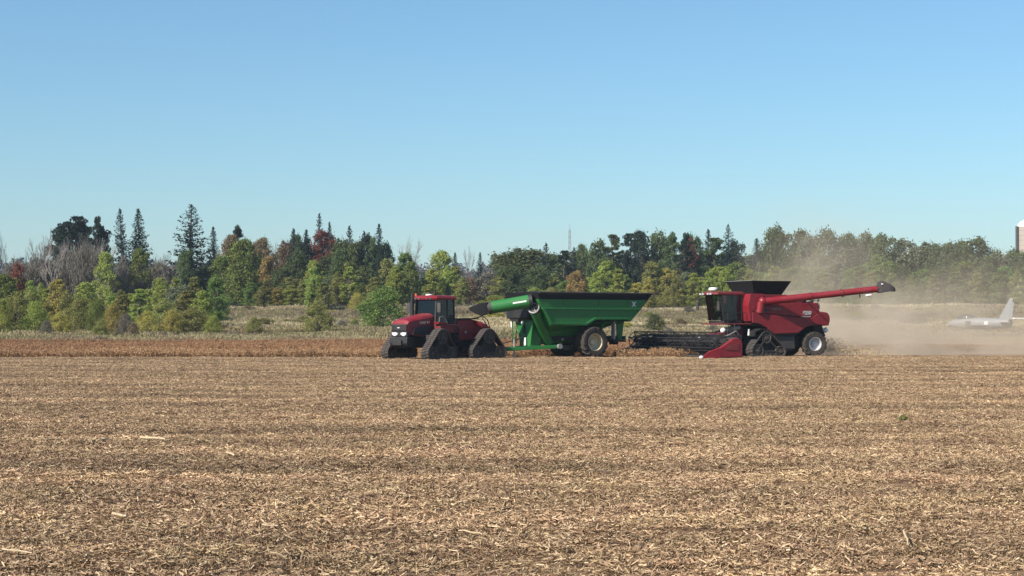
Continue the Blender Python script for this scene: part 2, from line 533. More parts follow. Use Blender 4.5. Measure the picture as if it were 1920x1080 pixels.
def pine(H, W, seed, nb=26, low=0.3):
    """irregular pine: plates of needles at the ends of bare limbs"""
    global rng
    rng = np.random.default_rng(seed); rnd.seed(seed)
    w = Wood(); w.limb((0,0,-.4), (0,0,1), H*0.98, H*0.016 + .05, 0.03, 6, 0.25, 7)
    Q = []
    for k in range(nb):
        t = (k + rnd.random()) / nb
        z = H * (low + (0.97 - low)*t)
        L_ = W/2 * (math.sin(math.pi*min(1, 0.28 + 0.72*t*0.95))**0.8) * rnd.uniform(0.5, 1.15)
        a = rnd.uniform(0, 6.28)
        tip = np.array([L_*math.cos(a), L_*math.sin(a), z + L_*0.22])
        w.tube((0, 0, z - .2), tuple(tip), 0.06, 0.02, 4, caps=False)
        for j in range(3):
            c = tip * np.array([1 - j*0.28, 1 - j*0.28, 1]) + np.array([rnd.gauss(0, .25), rnd.gauss(0, .25), rnd.gauss(0, .12) - j*.06*L_])
            n = 42
            d = rand_dirs(n, 0.1)
            P = c + d * np.cbrt(rng.uniform(.1, 1, n))[:, None] * np.array([.62, .62, .34]) * (0.75 + 0.5*rnd.random()) * W / 7
            Q.append(leaves(P, 0.26 * rng.uniform(.6, 1.2, n), 0.6, 0.4))
    return w, np.concatenate(Q)

def bare(H, W, seed, depth=5):
    rnd.seed(seed)
    w = Wood()
    def grow(p, d, L_, r, k):
        pts, d2 = w.limb(p, d, L_, r, 0.16, 3 if k < 3 else 2, 0.6, 5 if k < 2 else 3)
        if k >= depth: return
        m = 3 if k < 2 else rnd.choice((3, 4))
        for j in range(m):
            q = pts[rnd.randint(1, len(pts)-1)] if j else pts[-1]
            a = rnd.uniform(0, 6.28); sp = rnd.uniform(0.35, 0.8) * W / H * 1.6
            dd = (d2 + Vector((math.cos(a)*sp, math.sin(a)*sp, rnd.uniform(-.05, .45)))).normalized()
            grow(q, dd, L_*rnd.uniform(0.58, 0.8), max(0.012, r*0.58), k+1)
    grow((0, 0, -.3), (0, 0, 1), H*0.27, H*0.013 + 0.03, 0)
    return w

# colour of leaves and needles
LM = {
 'spruce': leaf_mat('spruce_needles', (0.026, 0.042, 0.033), 0.4, 0.02, 0.12),
 'pine': leaf_mat('pine_needles', (0.032, 0.046, 0.030), 0.4, 0.02, 0.12),
 'dark': leaf_mat('dark_green_leaves', (0.087, 0.116, 0.049), 0.35, 0.025, 0.25, (0.123, 0.138, 0.058), 0.5),
 'green': leaf_mat('green_leaves', (0.137, 0.189, 0.052), 0.35, 0.025, 0.3, (0.195, 0.215, 0.065), 0.5),
 'olive': leaf_mat('olive_leaves', (0.215, 0.227, 0.072), 0.35, 0.02, 0.3, (0.273, 0.247, 0.085), 0.5),
 'lime': leaf_mat('yellow_green_leaves', (0.305, 0.345, 0.085), 0.3, 0.02, 0.35, (0.221, 0.260, 0.072), 0.5),
 'yellow': leaf_mat('yellow_leaves', (0.416, 0.345, 0.098), 0.3, 0.015, 0.35, (0.273, 0.273, 0.078), 0.7),
 'orange': leaf_mat('orange_leaves', (0.325, 0.195, 0.085), 0.3, 0.015, 0.3, (0.234, 0.195, 0.078), 0.7),
 'red': leaf_mat('red_leaves', (0.200, 0.062, 0.055), 0.3, 0.012, 0.3, (0.150, 0.090, 0.055), 0.7),
 'russet': leaf_mat('russet_leaves', (0.195, 0.127, 0.085), 0.3, 0.015, 0.25, (0.156, 0.143, 0.078), 0.5),
 'grey': leaf_mat('grey_brown_leaves', (0.182, 0.159, 0.130), 0.3, 0.012, 0.2, (0.143, 0.143, 0.104), 0.5),
 'greygreen': leaf_mat('grey_green_leaves', (0.150, 0.169, 0.101), 0.3, 0.015, 0.25),
}
COLOUR_WORD = {'spruce': 'dark green', 'pine': 'blackish green', 'dark': 'dark green', 'green': 'mid green', 'olive': 'olive green', 'lime': 'yellow-green',
               'yellow': 'yellow', 'orange': 'orange', 'red': 'red', 'russet': 'russet brown', 'grey': 'grey-brown', 'greygreen': 'grey-green', 'bark': 'grey'}
M['bark'] = pmat('bark', (0.075, 0.06, 0.05), 0.9, dust=0, var=0.35, scale=6)
M['palebark'] = pmat('pale_bark', (0.17, 0.15, 0.135), 0.9, dust=0, var=0.3, scale=6)

TREES = {}      # kind -> list of (wood mesh, crown mesh), H0, W0
def register(kind, H, W, made, bark='bark'):
    lst = []
    for k, r in enumerate(made):
        wood, q = r if isinstance(r, tuple) else (r, None)
        me = bpy.data.meshes.new(kind + '_trunk')
        me.from_pydata([tuple(p) for p in wood.v], [], wood.f)
        me.materials.append(M[bark])
        cm = None
        if q is not None:
            cm = quads_mesh(kind + '_crown', q, LM['green'])
        # real extent
        if q is not None:
            ext = q.reshape(-1, 3)
        else:
            ext = np.array([tuple(p) for p in wood.v])
        hh = float(np.quantile(ext[:, 2], 0.998)); ww = float(np.quantile(np.abs(ext[:, 0]), 0.94 if 'spruce' in kind else 0.985))*2
        lst.append((me, cm, hh, ww))
    TREES[kind] = lst

register('spruce', 15, 5.5, [conifer(15, 5.6, 21, 165, card=.27), conifer(15, 5.2, 22, 150, 0.45, sparse=0.12, card=.27), conifer(15, 4.6, 23, 150, 0.3, card=.26)])
register('open_spruce', 15, 6, [conifer(15, 7.2, 24, 110, 0.42, 0.10, 0.10, 0.27)])
register('pine', 14, 7, [pine(14, 7, 31, 48, .12), pine(14, 6, 32, 46, 0.1), pine(14, 8, 33, 54, 0.12)])
register('round', 10, 7, [broadleaf(10, 7, 1.6, 74, 110, 0.192, 41), broadleaf(10, 7.4, 1.2, 85, 102, 0.192, 42), broadleaf(10, 6.6, 2.0, 68, 116, 0.192, 43), broadleaf(10, 7, 1.0, 91, 95, 0.179, 44)])
register('oval', 10, 4.6, [broadleaf(10, 4.6, 0.5, 88, 84, 0.160, 51), broadleaf(10, 4.2, 0.4, 81, 84, 0.160, 52), broadleaf(10, 5.0, 0.6, 95, 82, 0.160, 53)])
register('sapling', 10, 3.4, [broadleaf(10, 3.4, 0.2, 90, 75, 0.139, 91, 0.8), broadleaf(10, 3.0, 0.2, 84, 75, 0.139, 92, 0.8), broadleaf(10, 3.8, 0.3, 96, 75, 0.139, 93, 0.8)])
register('shrub', 5, 5, [broadleaf(5, 5.0, 0.0, 85, 98, 0.096, 61, 0.9), broadleaf(5, 5.4, 0.0, 95, 96, 0.096, 62, 0.9), broadleaf(5, 4.6, 0.0, 78, 105, 0.096, 63, 0.9)])
register('tall', 14, 6, [broadleaf(14, 6, 7.0, 68, 95, 0.192, 81), broadleaf(14, 6.4, 6.0, 74, 95, 0.192, 82)])
register('brush', 11, 6, [brush(11, 6, 171), brush(11, 6.5, 172), brush(11, 5.5, 173), brush(11, 7, 174)], 'palebark')
register('bare', 11, 6, [bare(11, 6, 71), bare(11, 6.5, 72), bare(11, 5.5, 73)], 'palebark')

NAME = {'spruce': 'spruce_tree', 'open_spruce': 'spruce_tree', 'pine': 'pine_tree', 'round': 'broadleaf_tree', 'tall': 'broadleaf_tree', 'brush': 'bare_tree', 'sapling': 'sapling', 'oval': 'young_tree', 'shrub': 'shrub', 'bare': 'bare_tree'}
CAT = {'tall': 'tree', 'brush': 'bare tree', 'sapling': 'sapling', 'spruce': 'spruce', 'open_spruce': 'spruce', 'pine': 'pine tree', 'round': 'tree', 'oval': 'tree', 'shrub': 'shrub', 'bare': 'bare tree'}
KINDW = {'tall': 'high-crowned tree', 'brush': 'twiggy tree', 'sapling': 'feathery sapling', 'spruce': 'pointed spruce', 'open_spruce': 'open spruce', 'pine': 'ragged pine', 'round': 'round tree', 'oval': 'slender tree', 'shrub': 'shrub', 'bare': 'leafless tree'}
PLACED = []     # (object, kind, colour, px, row) for the labels

def plant(kind, colr, px, ptop, Y, pw, row, label=None, v=None, group=None):
    p = at(px, 600, Y)
    z0 = float(gh(p.x, Y))
    ztop = at(px, ptop, Y).z
    lst = TREES[kind]
    wood, crown, hh, ww = lst[rnd.randrange(len(lst)) if v is None else v % len(lst)]
    H, W = ztop - z0, pw * Y / FPX
    root = empty(NAME[kind], (p.x, Y, z0), rnd.uniform(0, 6.28), (W/ww, W/ww, H/hh))
    root.rotation_euler.x, root.rotation_euler.y = rnd.gauss(0, .022), rnd.gauss(0, .022)
    t = link('trunk' if crown else 'trunk_and_branches', wood, root)
    if crown:
        c = link('crown', crown, root)
        c.material_slots[0].link = 'OBJECT'
        c.material_slots[0].material = LM[colr]
    root['category'] = CAT[kind]
    if label: root['label'] = label
    PLACED.append((root, kind, colr, px, row, group))
    return root

rnd.seed(5)
P_ = plant
# --- skyline, left to right (pixel column, row of the top, distance, width in pixels)
P_('bare', 'bark', 11, 432, 300, 26, 'sky', 'thin grey bare pole-like tree poking above the far left ridge')
P_('bare', 'bark', 60, 427, 290, 62, 'sky', 'leafless tree with fan of pale twigs left of the dark pines')
for a in ((112, 420, 285, 56), (143, 406, 288, 62), (180, 407, 282, 46), (128, 416, 300, 60), (160, 418, 300, 60), (108, 430, 295, 60), (186, 424, 292, 56)): P_('pine', 'pine', *a, 'dark')
P_('spruce', 'spruce', 232, 392, 280, 36, 'sky', 'narrow spruce, left one of the tall close pair', 1)
P_('spruce', 'spruce', 264, 392, 276, 46, 'sky', 'fuller spruce, right one of the tall close pair', 0)
P_('open_spruce', 'spruce', 353, 384, 270, 74, 'sky', 'tallest and broadest spruce with open layered boughs against the sky')
P_('spruce', 'spruce', 402, 426, 280, 34, 'sky', 'small pointed spruce just right of the broad tall spruce', 0)
P_('pine', 'pine', 440, 424, 285, 46, 'sky', 'dark ragged pine rising behind a russet crown', 2)
P_('tall', 'russet', 432, 440, 280, 40, 'sky', 'russet-topped tree at the foot of the dark ragged pine')
P_('bare', 'bark', 300, 470, 300, 50, 'sky')
P_('bare', 'bark', 510, 440, 300, 44, 'sky')
P_('tall', 'russet', 492, 446, 285, 44, 'mid')
P_('spruce', 'spruce', 545, 429, 280, 30, 'sky')
P_('spruce', 'spruce', 570, 431, 284, 30, 'sky')
P_('spruce', 'spruce', 601, 401, 292, 30, 'sky', 'thin spire of a spruce standing above the red maple', 1)
P_('spruce', 'spruce', 622, 417, 290, 22, 'sky', 'short spruce spire just right of the one above the red maple', 2)
P_('tall', 'red', 604, 433, 290, 54, 'sky', 'crimson autumn maple on the skyline between the spruces')
P_('spruce', 'spruce', 655, 424, 286, 32, 'sky')
P_('spruce', 'spruce', 684, 434, 286, 30, 'sky')
P_('spruce', 'spruce', 711, 421, 282, 34, 'sky', 'spruce spire at the right end of the left wood', 0)
for a in ((535, 452, 285, 46), (578, 448, 284, 48), (640, 448, 284, 48), (670, 452, 282, 46), (700, 446, 280, 44), (720, 455, 276, 40), (556, 440, 290, 40), (690, 440, 288, 40)):
    P_('pine' if rnd.random() < .4 else 'round', rnd.choice(('dark', 'dark', 'russet', 'pine')), *a, 'dark')
P_('bare', 'bark', 776, 444, 300, 58, 'sky', 'leafless tree with spread twigs above the tractor hood')
P_('bare', 'bark', 875, 462, 320, 30, 'sky')
P_('spruce', 'spruce', 900, 474, 330, 22, 'sky')
P_('spruce', 'spruce', 850, 474, 330, 22, 'sky')
P_('round', 'dark', 985, 466, 280, 130, 'sky', 'wide dark oak-like tree rising behind the grain cart', 1)
P_('spruce', 'spruce', 1019, 456, 300, 30, 'sky')
P_('pine', 'pine', 1058, 470, 300, 40, 'sky')
P_('spruce', 'spruce', 1076, 464, 300, 24, 'sky')
for px, top, w in ((1095, 458, 40), (1122, 450, 46), (1150, 440, 48), (1178, 438, 46), (1205, 433, 60), (1236, 435, 56), (1262, 436, 46), (1285, 438, 46), (1306, 440, 44), (1345, 446, 56), (1385, 452, 46)):
    P_(rnd.choice(('pine', 'round')), rnd.choice(('pine', 'dark', 'dark')), px, top, rnd.uniform(290, 310), w, 'sky')
P_('tall', 'red', 1292, 446, 300, 34, 'sky', 'small dull red crown among dark pines behind the header reel')
P_('spruce', 'spruce', 1328, 431, 300, 30, 'sky')
P_('open_spruce', 'spruce', 1368, 421, 296, 40, 'sky', 'lone ragged spruce top standing out above the wood before the harvester')
P_('spruce', 'spruce', 1421, 448, 285, 36, 'sky', 'dark narrow spruce directly above the raised grain tank')
P_('round', 'dark', 1460, 424, 284, 62, 'sky', 'tall round dull green tree above the rear of the grain tank', 1)
for px, top, w, cl in ((1495, 432, 50, 'dark'), (1515, 440, 40, 'greygreen'), (1556, 430, 56, 'greygreen'), (1590, 438, 44, 'dark'), (1626, 436, 54, 'greygreen'), (1658, 440, 50, 'dark'), (1700, 450, 60, 'greygreen'),
                       (1745, 455, 56, 'dark'), (1790, 452, 60, 'dark'), (1832, 446, 52, 'dark'), (1868, 470, 46, 'greygreen'), (1905, 468, 52, 'dark'), (1945, 466, 60, 'dark'), (1985, 460, 60, 'greygreen')):
    P_('round', cl, px, top, rnd.uniform(285, 305), w*1.3, 'sky')
# --- grey leafless wood on the left, in front of the pines
for px, top in ((30, 468), (75, 458), (98, 452), (128, 446), (150, 440), (172, 444), (196, 452), (112, 470), (45, 480), (215, 470), (290, 476), (315, 482)):
    P_('bare', 'bark', px, top, rnd.uniform(262, 280), rnd.uniform(46, 62), 'grey')
for px, top in ((40, 492), (90, 480), (120, 462), (150, 455), (185, 460), (215, 485), (300, 488), (330, 492), (15, 486), (65, 490), (105, 500), (160, 490), (245, 500), (280, 490)):
    P_('brush', 'grey', px, top, rnd.uniform(264, 275), rnd.uniform(44, 58), 'grey')
# --- middle row on the crest
for px, top, w, cl, kd in ((200, 472, 46, 'lime', 'oval'), (262, 466, 44, 'green', 'oval'), (298, 520, 40, 'olive', 'oval'), (345, 500, 46, 'greygreen', 'round'), (385, 500, 50, 'dark', 'round'), (352, 470, 40, 'dark', 'round'),
                       (420, 480, 50, 'green', 'round'), (455, 448, 66, 'green', 'round'), (448, 500, 60, 'dark', 'oval'), (500, 480, 34, 'orange', 'round'), (505, 520, 56, 'olive', 'round'), (530, 500, 50, 'dark', 'round'),
                       (545, 520, 50, 'olive', 'oval'), (590, 488, 44, 'lime', 'oval'), (620, 520, 44, 'greygreen', 'round'), (610, 480, 50, 'dark', 'round'), (652, 488, 52, 'olive', 'oval'), (686, 500, 44, 'dark', 'round'), (668, 520, 40, 'olive', 'oval'),
                       (722, 486, 44, 'olive', 'oval'), (760, 474, 50, 'green', 'oval'), (745, 500, 48, 'green', 'oval'), (560, 470, 44, 'dark', 'round'), (640, 465, 50, 'dark', 'round'),
                       (822, 470, 56, 'lime', 'oval'), (800, 520, 44, 'olive', 'oval'), (850, 500, 46, 'lime', 'oval'), (880, 520, 54, 'russet', 'round'), (915, 510, 56, 'grey', 'round'), (935, 520, 44, 'olive', 'round'),
                       (960, 500, 60, 'dark', 'round'), (1010, 500, 60, 'dark', 'round'), (1010, 545, 60, 'yellow', 'shrub'), (1040, 520, 44, 'olive', 'oval'), (1080, 508, 36, 'orange', 'round'), (1062, 525, 46, 'green', 'oval'),
                       (1105, 520, 44, 'lime', 'oval'), (1140, 490, 52, 'lime', 'oval'), (1170, 515, 44, 'green', 'oval'), (1195, 530, 46, 'yellow', 'oval'), (1225, 490, 52, 'olive', 'oval'), (1252, 503, 50, 'yellow', 'oval'),
                       (1285, 510, 46, 'greygreen', 'oval'), (1315, 520, 46, 'olive', 'oval'), (1345, 500, 52, 'lime', 'oval'), (1385, 492, 60, 'green', 'oval'), (1425, 510, 56, 'green', 'oval'), (1455, 500, 50, 'olive', 'oval'),
                       (1490, 500, 50, 'green', 'oval'), (1530, 500, 56, 'green', 'oval'), (1570, 490, 60, 'greygreen', 'oval'), (1610, 500, 56, 'green', 'oval'), (1650, 480, 60, 'green', 'round'), (1690, 500, 56, 'dark', 'oval'),
                       (1730, 505, 60, 'green', 'oval'), (1770, 500, 56, 'dark', 'round'), (1810, 490, 60, 'green', 'oval'), (1850, 495, 60, 'dark', 'round'), (1885, 500, 56, 'green', 'oval'), (1925, 500, 60, 'dark', 'round'), (1965, 495, 60, 'green', 'oval')):
    P_(kd, cl, px, top, rnd.uniform(260, 272), w, 'crest')
# low growth under the row, along the crest
for px in range(430, 1990, 44):
    if rnd.random() < .12: continue
    P_('shrub', rnd.choice(('olive', 'green', 'dark', 'lime', 'olive')), px + rnd.uniform(-14, 14), rnd.uniform(538, 556), rnd.uniform(257, 264), rnd.uniform(44, 62), 'low')
# wood behind, closing the gaps
for px in range(420, 740, 36): P_('round', rnd.choice(('dark', 'greygreen', 'russet', 'dark')), px + rnd.uniform(-8, 8), rnd.uniform(470, 490), rnd.uniform(294, 306), 56, 'deep')
for px in range(945, 1990, 42): P_('round', rnd.choice(('dark', 'dark', 'greygreen')), px + rnd.uniform(-8, 8), rnd.uniform(462, 482), rnd.uniform(312, 325), 62, 'deep')
# --- thicket at the foot of the bank, left
for px, top, Y, w, cl, kd in ((12, 515, 190, 60, 'green', 'oval'), (38, 494, 196, 34, 'red', 'round'), (60, 540, 186, 60, 'olive', 'shrub'), (30, 548, 176, 66, 'olive', 'shrub'), (66, 565, 173, 54, 'lime', 'shrub'),
                       (5, 560, 171, 40, 'lime', 'shrub'), (110, 524, 186, 44, 'yellow', 'oval'), (128, 545, 180, 50, 'olive', 'shrub'), (160, 530, 184, 54, 'lime', 'oval'), (150, 556, 176, 56, 'olive', 'shrub'), (182, 560, 174, 46, 'green', 'shrub'),
                       (112, 585, 172, 40, 'yellow', 'shrub'), (212, 568, 172, 44, 'yellow', 'shrub'), (236, 588, 170, 36, 'grey', 'shrub'), (275, 582, 171, 50, 'yellow', 'shrub'), (312, 560, 178, 60, 'olive', 'shrub'), (322, 580, 171, 46, 'yellow', 'shrub'),
                       (350, 545, 182, 60, 'olive', 'oval'), (380, 545, 180, 50, 'lime', 'oval'), (365, 575, 173, 66, 'olive', 'shrub'), (400, 590, 172, 36, 'lime', 'shrub'), (335, 535, 190, 60, 'greygreen', 'round'), (405, 520, 200, 40, 'green', 'oval'),
                       (88, 600, 168, 26, 'grey', 'shrub'), (190, 598, 168, 30, 'olive', 'shrub'), (250, 605, 168, 24, 'russet', 'shrub')):
    P_(kd, cl, px, top, Y, w, 'thicket')
# feathery saplings between bank foot and crest
for px in range(6, 425, 17):
    P_('sapling', rnd.choice(('lime', 'olive', 'lime', 'olive', 'lime', 'yellow', 'green')), px + rnd.uniform(-7, 7), rnd.uniform(518, 562), rnd.uniform(188, 228), rnd.uniform(24, 38), 'sapling')
for px, top, Y, w, cl in ((570, 520, 250, 30, 'olive'), (588, 500, 246, 34, 'lime'), (606, 530, 244, 30, 'olive'), (634, 510, 252, 34, 'olive'), (655, 500, 250, 34, 'lime'), (676, 530, 248, 30, 'green'), (700, 520, 240, 34, 'olive'), (740, 500, 248, 36, 'lime'), (768, 490, 250, 36, 'green'),
                         (545, 535, 250, 34, 'lime'), (520, 540, 250, 30, 'yellow'), (495, 535, 250, 34, 'olive'), (470, 530, 252, 34, 'green'), (810, 505, 250, 36, 'lime'), (840, 498, 252, 34, 'lime'), (866, 520, 250, 30, 'olive'), (1160, 505, 256, 30, 'lime'), (1120, 510, 256, 34, 'lime'), (1215, 520, 256, 30, 'yellow'),
                         (1270, 515, 256, 30, 'olive'), (1300, 512, 256, 32, 'lime'), (1330, 508, 256, 32, 'lime'), (1362, 500, 256, 34, 'lime'), (1405, 505, 256, 34, 'olive'), (1440, 512, 256, 32, 'lime'), (1475, 505, 256, 34, 'green'), (1512, 505, 256, 34, 'green'), (1550, 512, 256, 32, 'olive'), (1590, 505, 256, 34, 'green'), (1632, 510, 256, 34, 'olive'),
                         (1672, 512, 256, 32, 'green'), (1712, 512, 256, 34, 'green'), (1752, 515, 256, 32, 'olive'), (1792, 510, 256, 34, 'green'), (1832, 512, 256, 34, 'olive'), (1870, 515, 256, 34, 'green'), (1908, 510, 256, 34, 'olive')):
    P_('sapling', cl, px, top, Y, w, 'sapling')
# weeds and low scrub scattered over the bank
for px in list(range(425, 730, 19)) + list(range(1150, 1340, 21)) + list(range(1560, 1930, 26)):
    Y = rnd.uniform(168, 246); p = at(px, 600, Y); gy0 = HOR - (float(gh(p.x, Y)) - HC)*FPX/Y
    P_('shrub', rnd.choice(('grey', 'olive', 'russet', 'grey', 'olive', 'yellow')), px + rnd.uniform(-9, 9), gy0 - rnd.uniform(7, 17), Y, rnd.uniform(16, 36), 'scrub')
P_('shrub', 'olive', 596, 566, 176, 58, 'bank', 'olive willow-like shrub alone on the bank below the yellow-green tree')
P_('shrub', 'green', 718, 536, 186, 92, 'bank', 'big rounded green bush on the bank behind the tractor hood')
P_('shrub', 'olive', 476, 594, 176, 36, 'bank', 'small olive shrub on the bank below the orange tree')
P_('shrub', 'yellow', 672, 548, 235, 36, 'bank', 'yellow shrub tucked left of the big rounded bush')
P_('shrub', 'russet', 640, 566, 250, 46, 'bank', 'low dark russet brush heap on the crest left of the big bush')
P_('shrub', 'yellow', 925, 585, 215, 60, 'bank', 'yellow weedy shrub between tractor and grain cart')
P_('shrub', 'dark', 1228, 588, 176, 46, 'bank', 'dark round bush standing behind the far end of the header')
P_('shrub', 'grey', 1712, 586, 200, 50, 'bank', 'dull bush on the bank seen through the dust')
P_('shrub', 'olive', 1610, 582, 215, 44, 'bank', 'olive bush on the bank behind the harvester, veiled by dust')

# --- labels that single each tree out
ANCH = [(20, 'at the left edge'), (75, 'near the left edge'), (145, 'by the dark pine cluster'), (248, 'below the pair of tall spruces'), (353, 'below the broadest spruce'), (450, 'right of the broadest spruce'), (530, 'left of the red maple'),
        (605, 'below the red maple'), (670, 'right of the red maple'), (740, 'left of the tractor cab'), (820, 'above the tractor cab'), (890, 'above the tractor tail'), (985, 'above the cart front'), (1068, 'below the radio mast'), (1130, 'above the cart middle'),
        (1205, 'above the cart rear'), (1290, 'above the header reel'), (1368, 'above the harvester cab'), (1440, 'above the grain tank'), (1520, 'above the auger base'), (1590, 'above the auger middle'), (1655, 'above the auger spout'), (1730, 'above the dust cloud'),
        (1800, 'left of the jet tail'), (1868, 'above the jet tail'), (1935, 'by the right edge')]
ROWW = {'sapling': 'on the slope', 'scrub': 'low on the bank', 'sky': 'on the skyline', 'dark': 'on the skyline', 'grey': 'in the bare wood', 'crest': 'on the bank crest', 'mid': 'on the skyline', 'low': 'low on the crest', 'deep': 'deep in the wood', 'thicket': 'in the bankside thicket', 'bank': 'on the bank'}
GRP = {'sapling': 'saplings on the slope', 'scrub': 'low scrub on the bank', 'sky': 'skyline trees', 'dark': 'skyline trees', 'mid': 'skyline trees', 'grey': 'leafless wood', 'crest': 'trees along the bank crest', 'low': 'low shrubs along the bank crest', 'deep': 'trees deep in the wood', 'thicket': 'thicket at the foot of the bank', 'bank': 'shrubs on the bank'}
ORD = ['first', 'second', 'third', 'fourth', 'fifth', 'sixth', 'seventh', 'eighth', 'ninth', 'tenth']
cells = {}
for r_, kind, colr, px, row, g in PLACED:
    r_['group'] = g or GRP[row]
    if 'label' in r_: continue
    anc = min(ANCH, key=lambda a: abs(a[0] - px))[1]
    cells.setdefault('%s %s %s %s' % (COLOUR_WORD[colr], KINDW[kind], ROWW[row], anc), []).append((px, r_))
for lab, lst in cells.items():
    lst.sort(key=lambda a: a[0])
    for k, (px, r_) in enumerate(lst):
        r_['label'] = lab if len(lst) == 1 else '%s from left, %s' % (ORD[k], lab)

# --- far wooded ridge: one mass
def ridge_woods():
    rg = np.random.default_rng(3)
    Q = []
    n = 2600
    Y = rg.uniform(700, 985, n); T = rg.uniform(-0.5, 0.5, n); X = T*Y
    Z = gh(X, Y)
    for k in range(n):
        h = rg.uniform(7, 12); w = h*rg.uniform(.4, .6)
        m_ = 34
        d = rg.normal(size=(m_, 3)); d /= np.linalg.norm(d, axis=1)[:, None]
        P = np.array([X[k], Y[k], Z[k] + h*0.55]) + d*np.cbrt(rg.uniform(.2, 1, m_))[:, None]*np.array([w*.55, w*.55, h*.48])
        Q.append(leaves(P, 1.0*rg.uniform(.6, 1.3, m_), 0.2, 0.6, d))
    return np.concatenate(Q)
LM['ridge'] = leaf_mat('ridge_wood_leaves', (0.10, 0.088, 0.086), 0.35, 0.02, 0.15, (0.075, 0.075, 0.055), 0.4)
o = link('ridge_woods', quads_mesh('ridge_woods', ridge_woods(), LM['ridge']))
tag(o, 'grey-brown autumn woods covering the far ridge', 'woods', kind='stuff')

# ------------------------------------------------------------------ scattered stuff (straw, crop, dry grass): points that carry copies of a few tiles
def scatter(name, pts, rotz, scl, idx, tiles, label, cat):
    n = len(pts)
    me = bpy.data.meshes.new(name)
    me.vertices.add(n)
    me.vertices.foreach_set('co', np.asarray(pts, np.float32).ravel())
    a = me.attributes.new('rot', 'FLOAT_VECTOR', 'POINT')
    rv = np.zeros((n, 3), np.float32); rv[:, 2] = rotz
    a.data.foreach_set('vector', rv.ravel())
    a = me.attributes.new('scl', 'FLOAT_VECTOR', 'POINT'); a.data.foreach_set('vector', np.asarray(scl, np.float32).ravel())
    a = me.attributes.new('idx', 'INT', 'POINT'); a.data.foreach_set('value', np.asarray(idx, np.int32))
    o = link(name, me)
    coll = bpy.data.collections.new(name + '_tiles')
    for k, t in enumerate(tiles):
        to = bpy.data.objects.new('%s_tile_%d' % (name, k), t); coll.objects.link(to)
    g = bpy.data.node_groups.new(name, 'GeometryNodeTree')
    g.interface.new_socket('Geometry', in_out='INPUT', socket_type='NodeSocketGeometry')
    g.interface.new_socket('Geometry', in_out='OUTPUT', socket_type='NodeSocketGeometry')
    gi, go = g.nodes.new('NodeGroupInput'), g.nodes.new('NodeGroupOutput')
    ci = g.nodes.new('GeometryNodeCollectionInfo'); ci.inputs['Collection'].default_value = coll
    ci.inputs['Separate Children'].default_value = True; ci.inputs['Reset Children'].default_value = True
    ip = g.nodes.new('GeometryNodeInstanceOnPoints'); ip.inputs['Pick Instance'].default_value = True
    def na(nm, ty):
        x = g.nodes.new('GeometryNodeInputNamedAttribute'); x.data_type = ty; x.inputs[0].default_value = nm
        return x.outputs[0]
    er = g.nodes.new('FunctionNodeEulerToRotation')
    g.links.new(na('rot', 'FLOAT_VECTOR'), er.inputs[0])
    g.links.new(gi.outputs[0], ip.inputs['Points']); g.links.new(ci.outputs[0], ip.inputs['Instance'])
    g.links.new(na('idx', 'INT'), ip.inputs['Instance Index']); g.links.new(er.outputs[0], ip.inputs['Rotation'])
    g.links.new(na('scl', 'FLOAT_VECTOR'), ip.inputs['Scale']); g.links.new(ip.outputs[0], go.inputs[0])
    o.modifiers.new('scatter', 'NODES').node_group = g
    return tag(o, label, cat, kind='stuff')

def strips(P, D, Wv, Ls, Ws, curl):
    """bent two-quad strips: centre P, direction D, width direction Wv"""
    h = (Ls/2)[:, None]; w = (Ws/2)[:, None]
    Nn = np.cross(D, Wv)
    a, b, c = P - D*h - Nn*curl[:, None], P.copy(), P + D*h - Nn*curl[:, None]
    q1 = np.stack([a - Wv*w, b - Wv*w, b + Wv*w, a + Wv*w], 1)
    q2 = np.stack([b - Wv*w, c - Wv*w, c + Wv*w, b + Wv*w], 1)
    return q1, q2

def strip_mesh(name, P, D, Ls, Ws, curl, rg, mat):
    Rr = rg.normal(size=P.shape)
    Wv = np.cross(D, Rr); Wv /= np.linalg.norm(Wv, axis=1)[:, None]
    h = (Ls/2)[:, None]; w = (Ws/2)[:, None]
    Nn = np.cross(D, Wv)
    a, b, c = P - D*h - Nn*curl[:, None], P, P + D*h - Nn*curl[:, None]
    n = len(P)
    V = np.stack([a - Wv*w, a + Wv*w, b - Wv*w, b + Wv*w, c - Wv*w, c + Wv*w], 1).reshape(-1, 3)
    i = np.arange(n)[:, None]*6
    F = np.concatenate([i + np.array([[0, 2, 3, 1]]), i + np.array([[2, 4, 5, 3]])], 0)
    me = bpy.data.meshes.new(name)
    me.from_pydata(V.tolist(), [], F.tolist())
    me.materials.append(mat)
    return me

# chopped straw
m, nt, out = new_mat('chopped_straw')
g_ = N(nt, 'ShaderNodeNewGeometry'); pos = g_.outputs['Position']; isl = g_.outputs['Random Per Island']
rp = N(nt, 'ShaderNodeValToRGB'); L(nt, isl, rp.inputs[0])
e = rp.color_ramp
e.elements[0].position = 0; e.elements[0].color = (0.12, 0.066, 0.036, 1)
e.elements[1].position = 1; e.elements[1].color = (0.74, 0.57, 0.35, 1)
for p, cc in ((0.25, (0.225, 0.136, 0.074)), (0.5, (0.355, 0.235, 0.13)), (0.8, (0.45, 0.32, 0.185)), (0.95, (0.54, 0.40, 0.24))):
    x = e.elements.new(p); x.color = cc + (1,)
mp = N(nt, 'ShaderNodeMapping'); mp.inputs['Scale'].default_value = (0.16, 0.55, 1); L(nt, pos, mp.inputs[0])
pn = noise(nt, mp.outputs[0], 1.0, 5, 0.6)
mp2 = N(nt, 'ShaderNodeMapping'); mp2.inputs['Scale'].default_value = (0.008, 0.32, 1); L(nt, pos, mp2.inputs[0])
pr = noise(nt, mp2.outputs[0], 1.0, 3, 0.6)
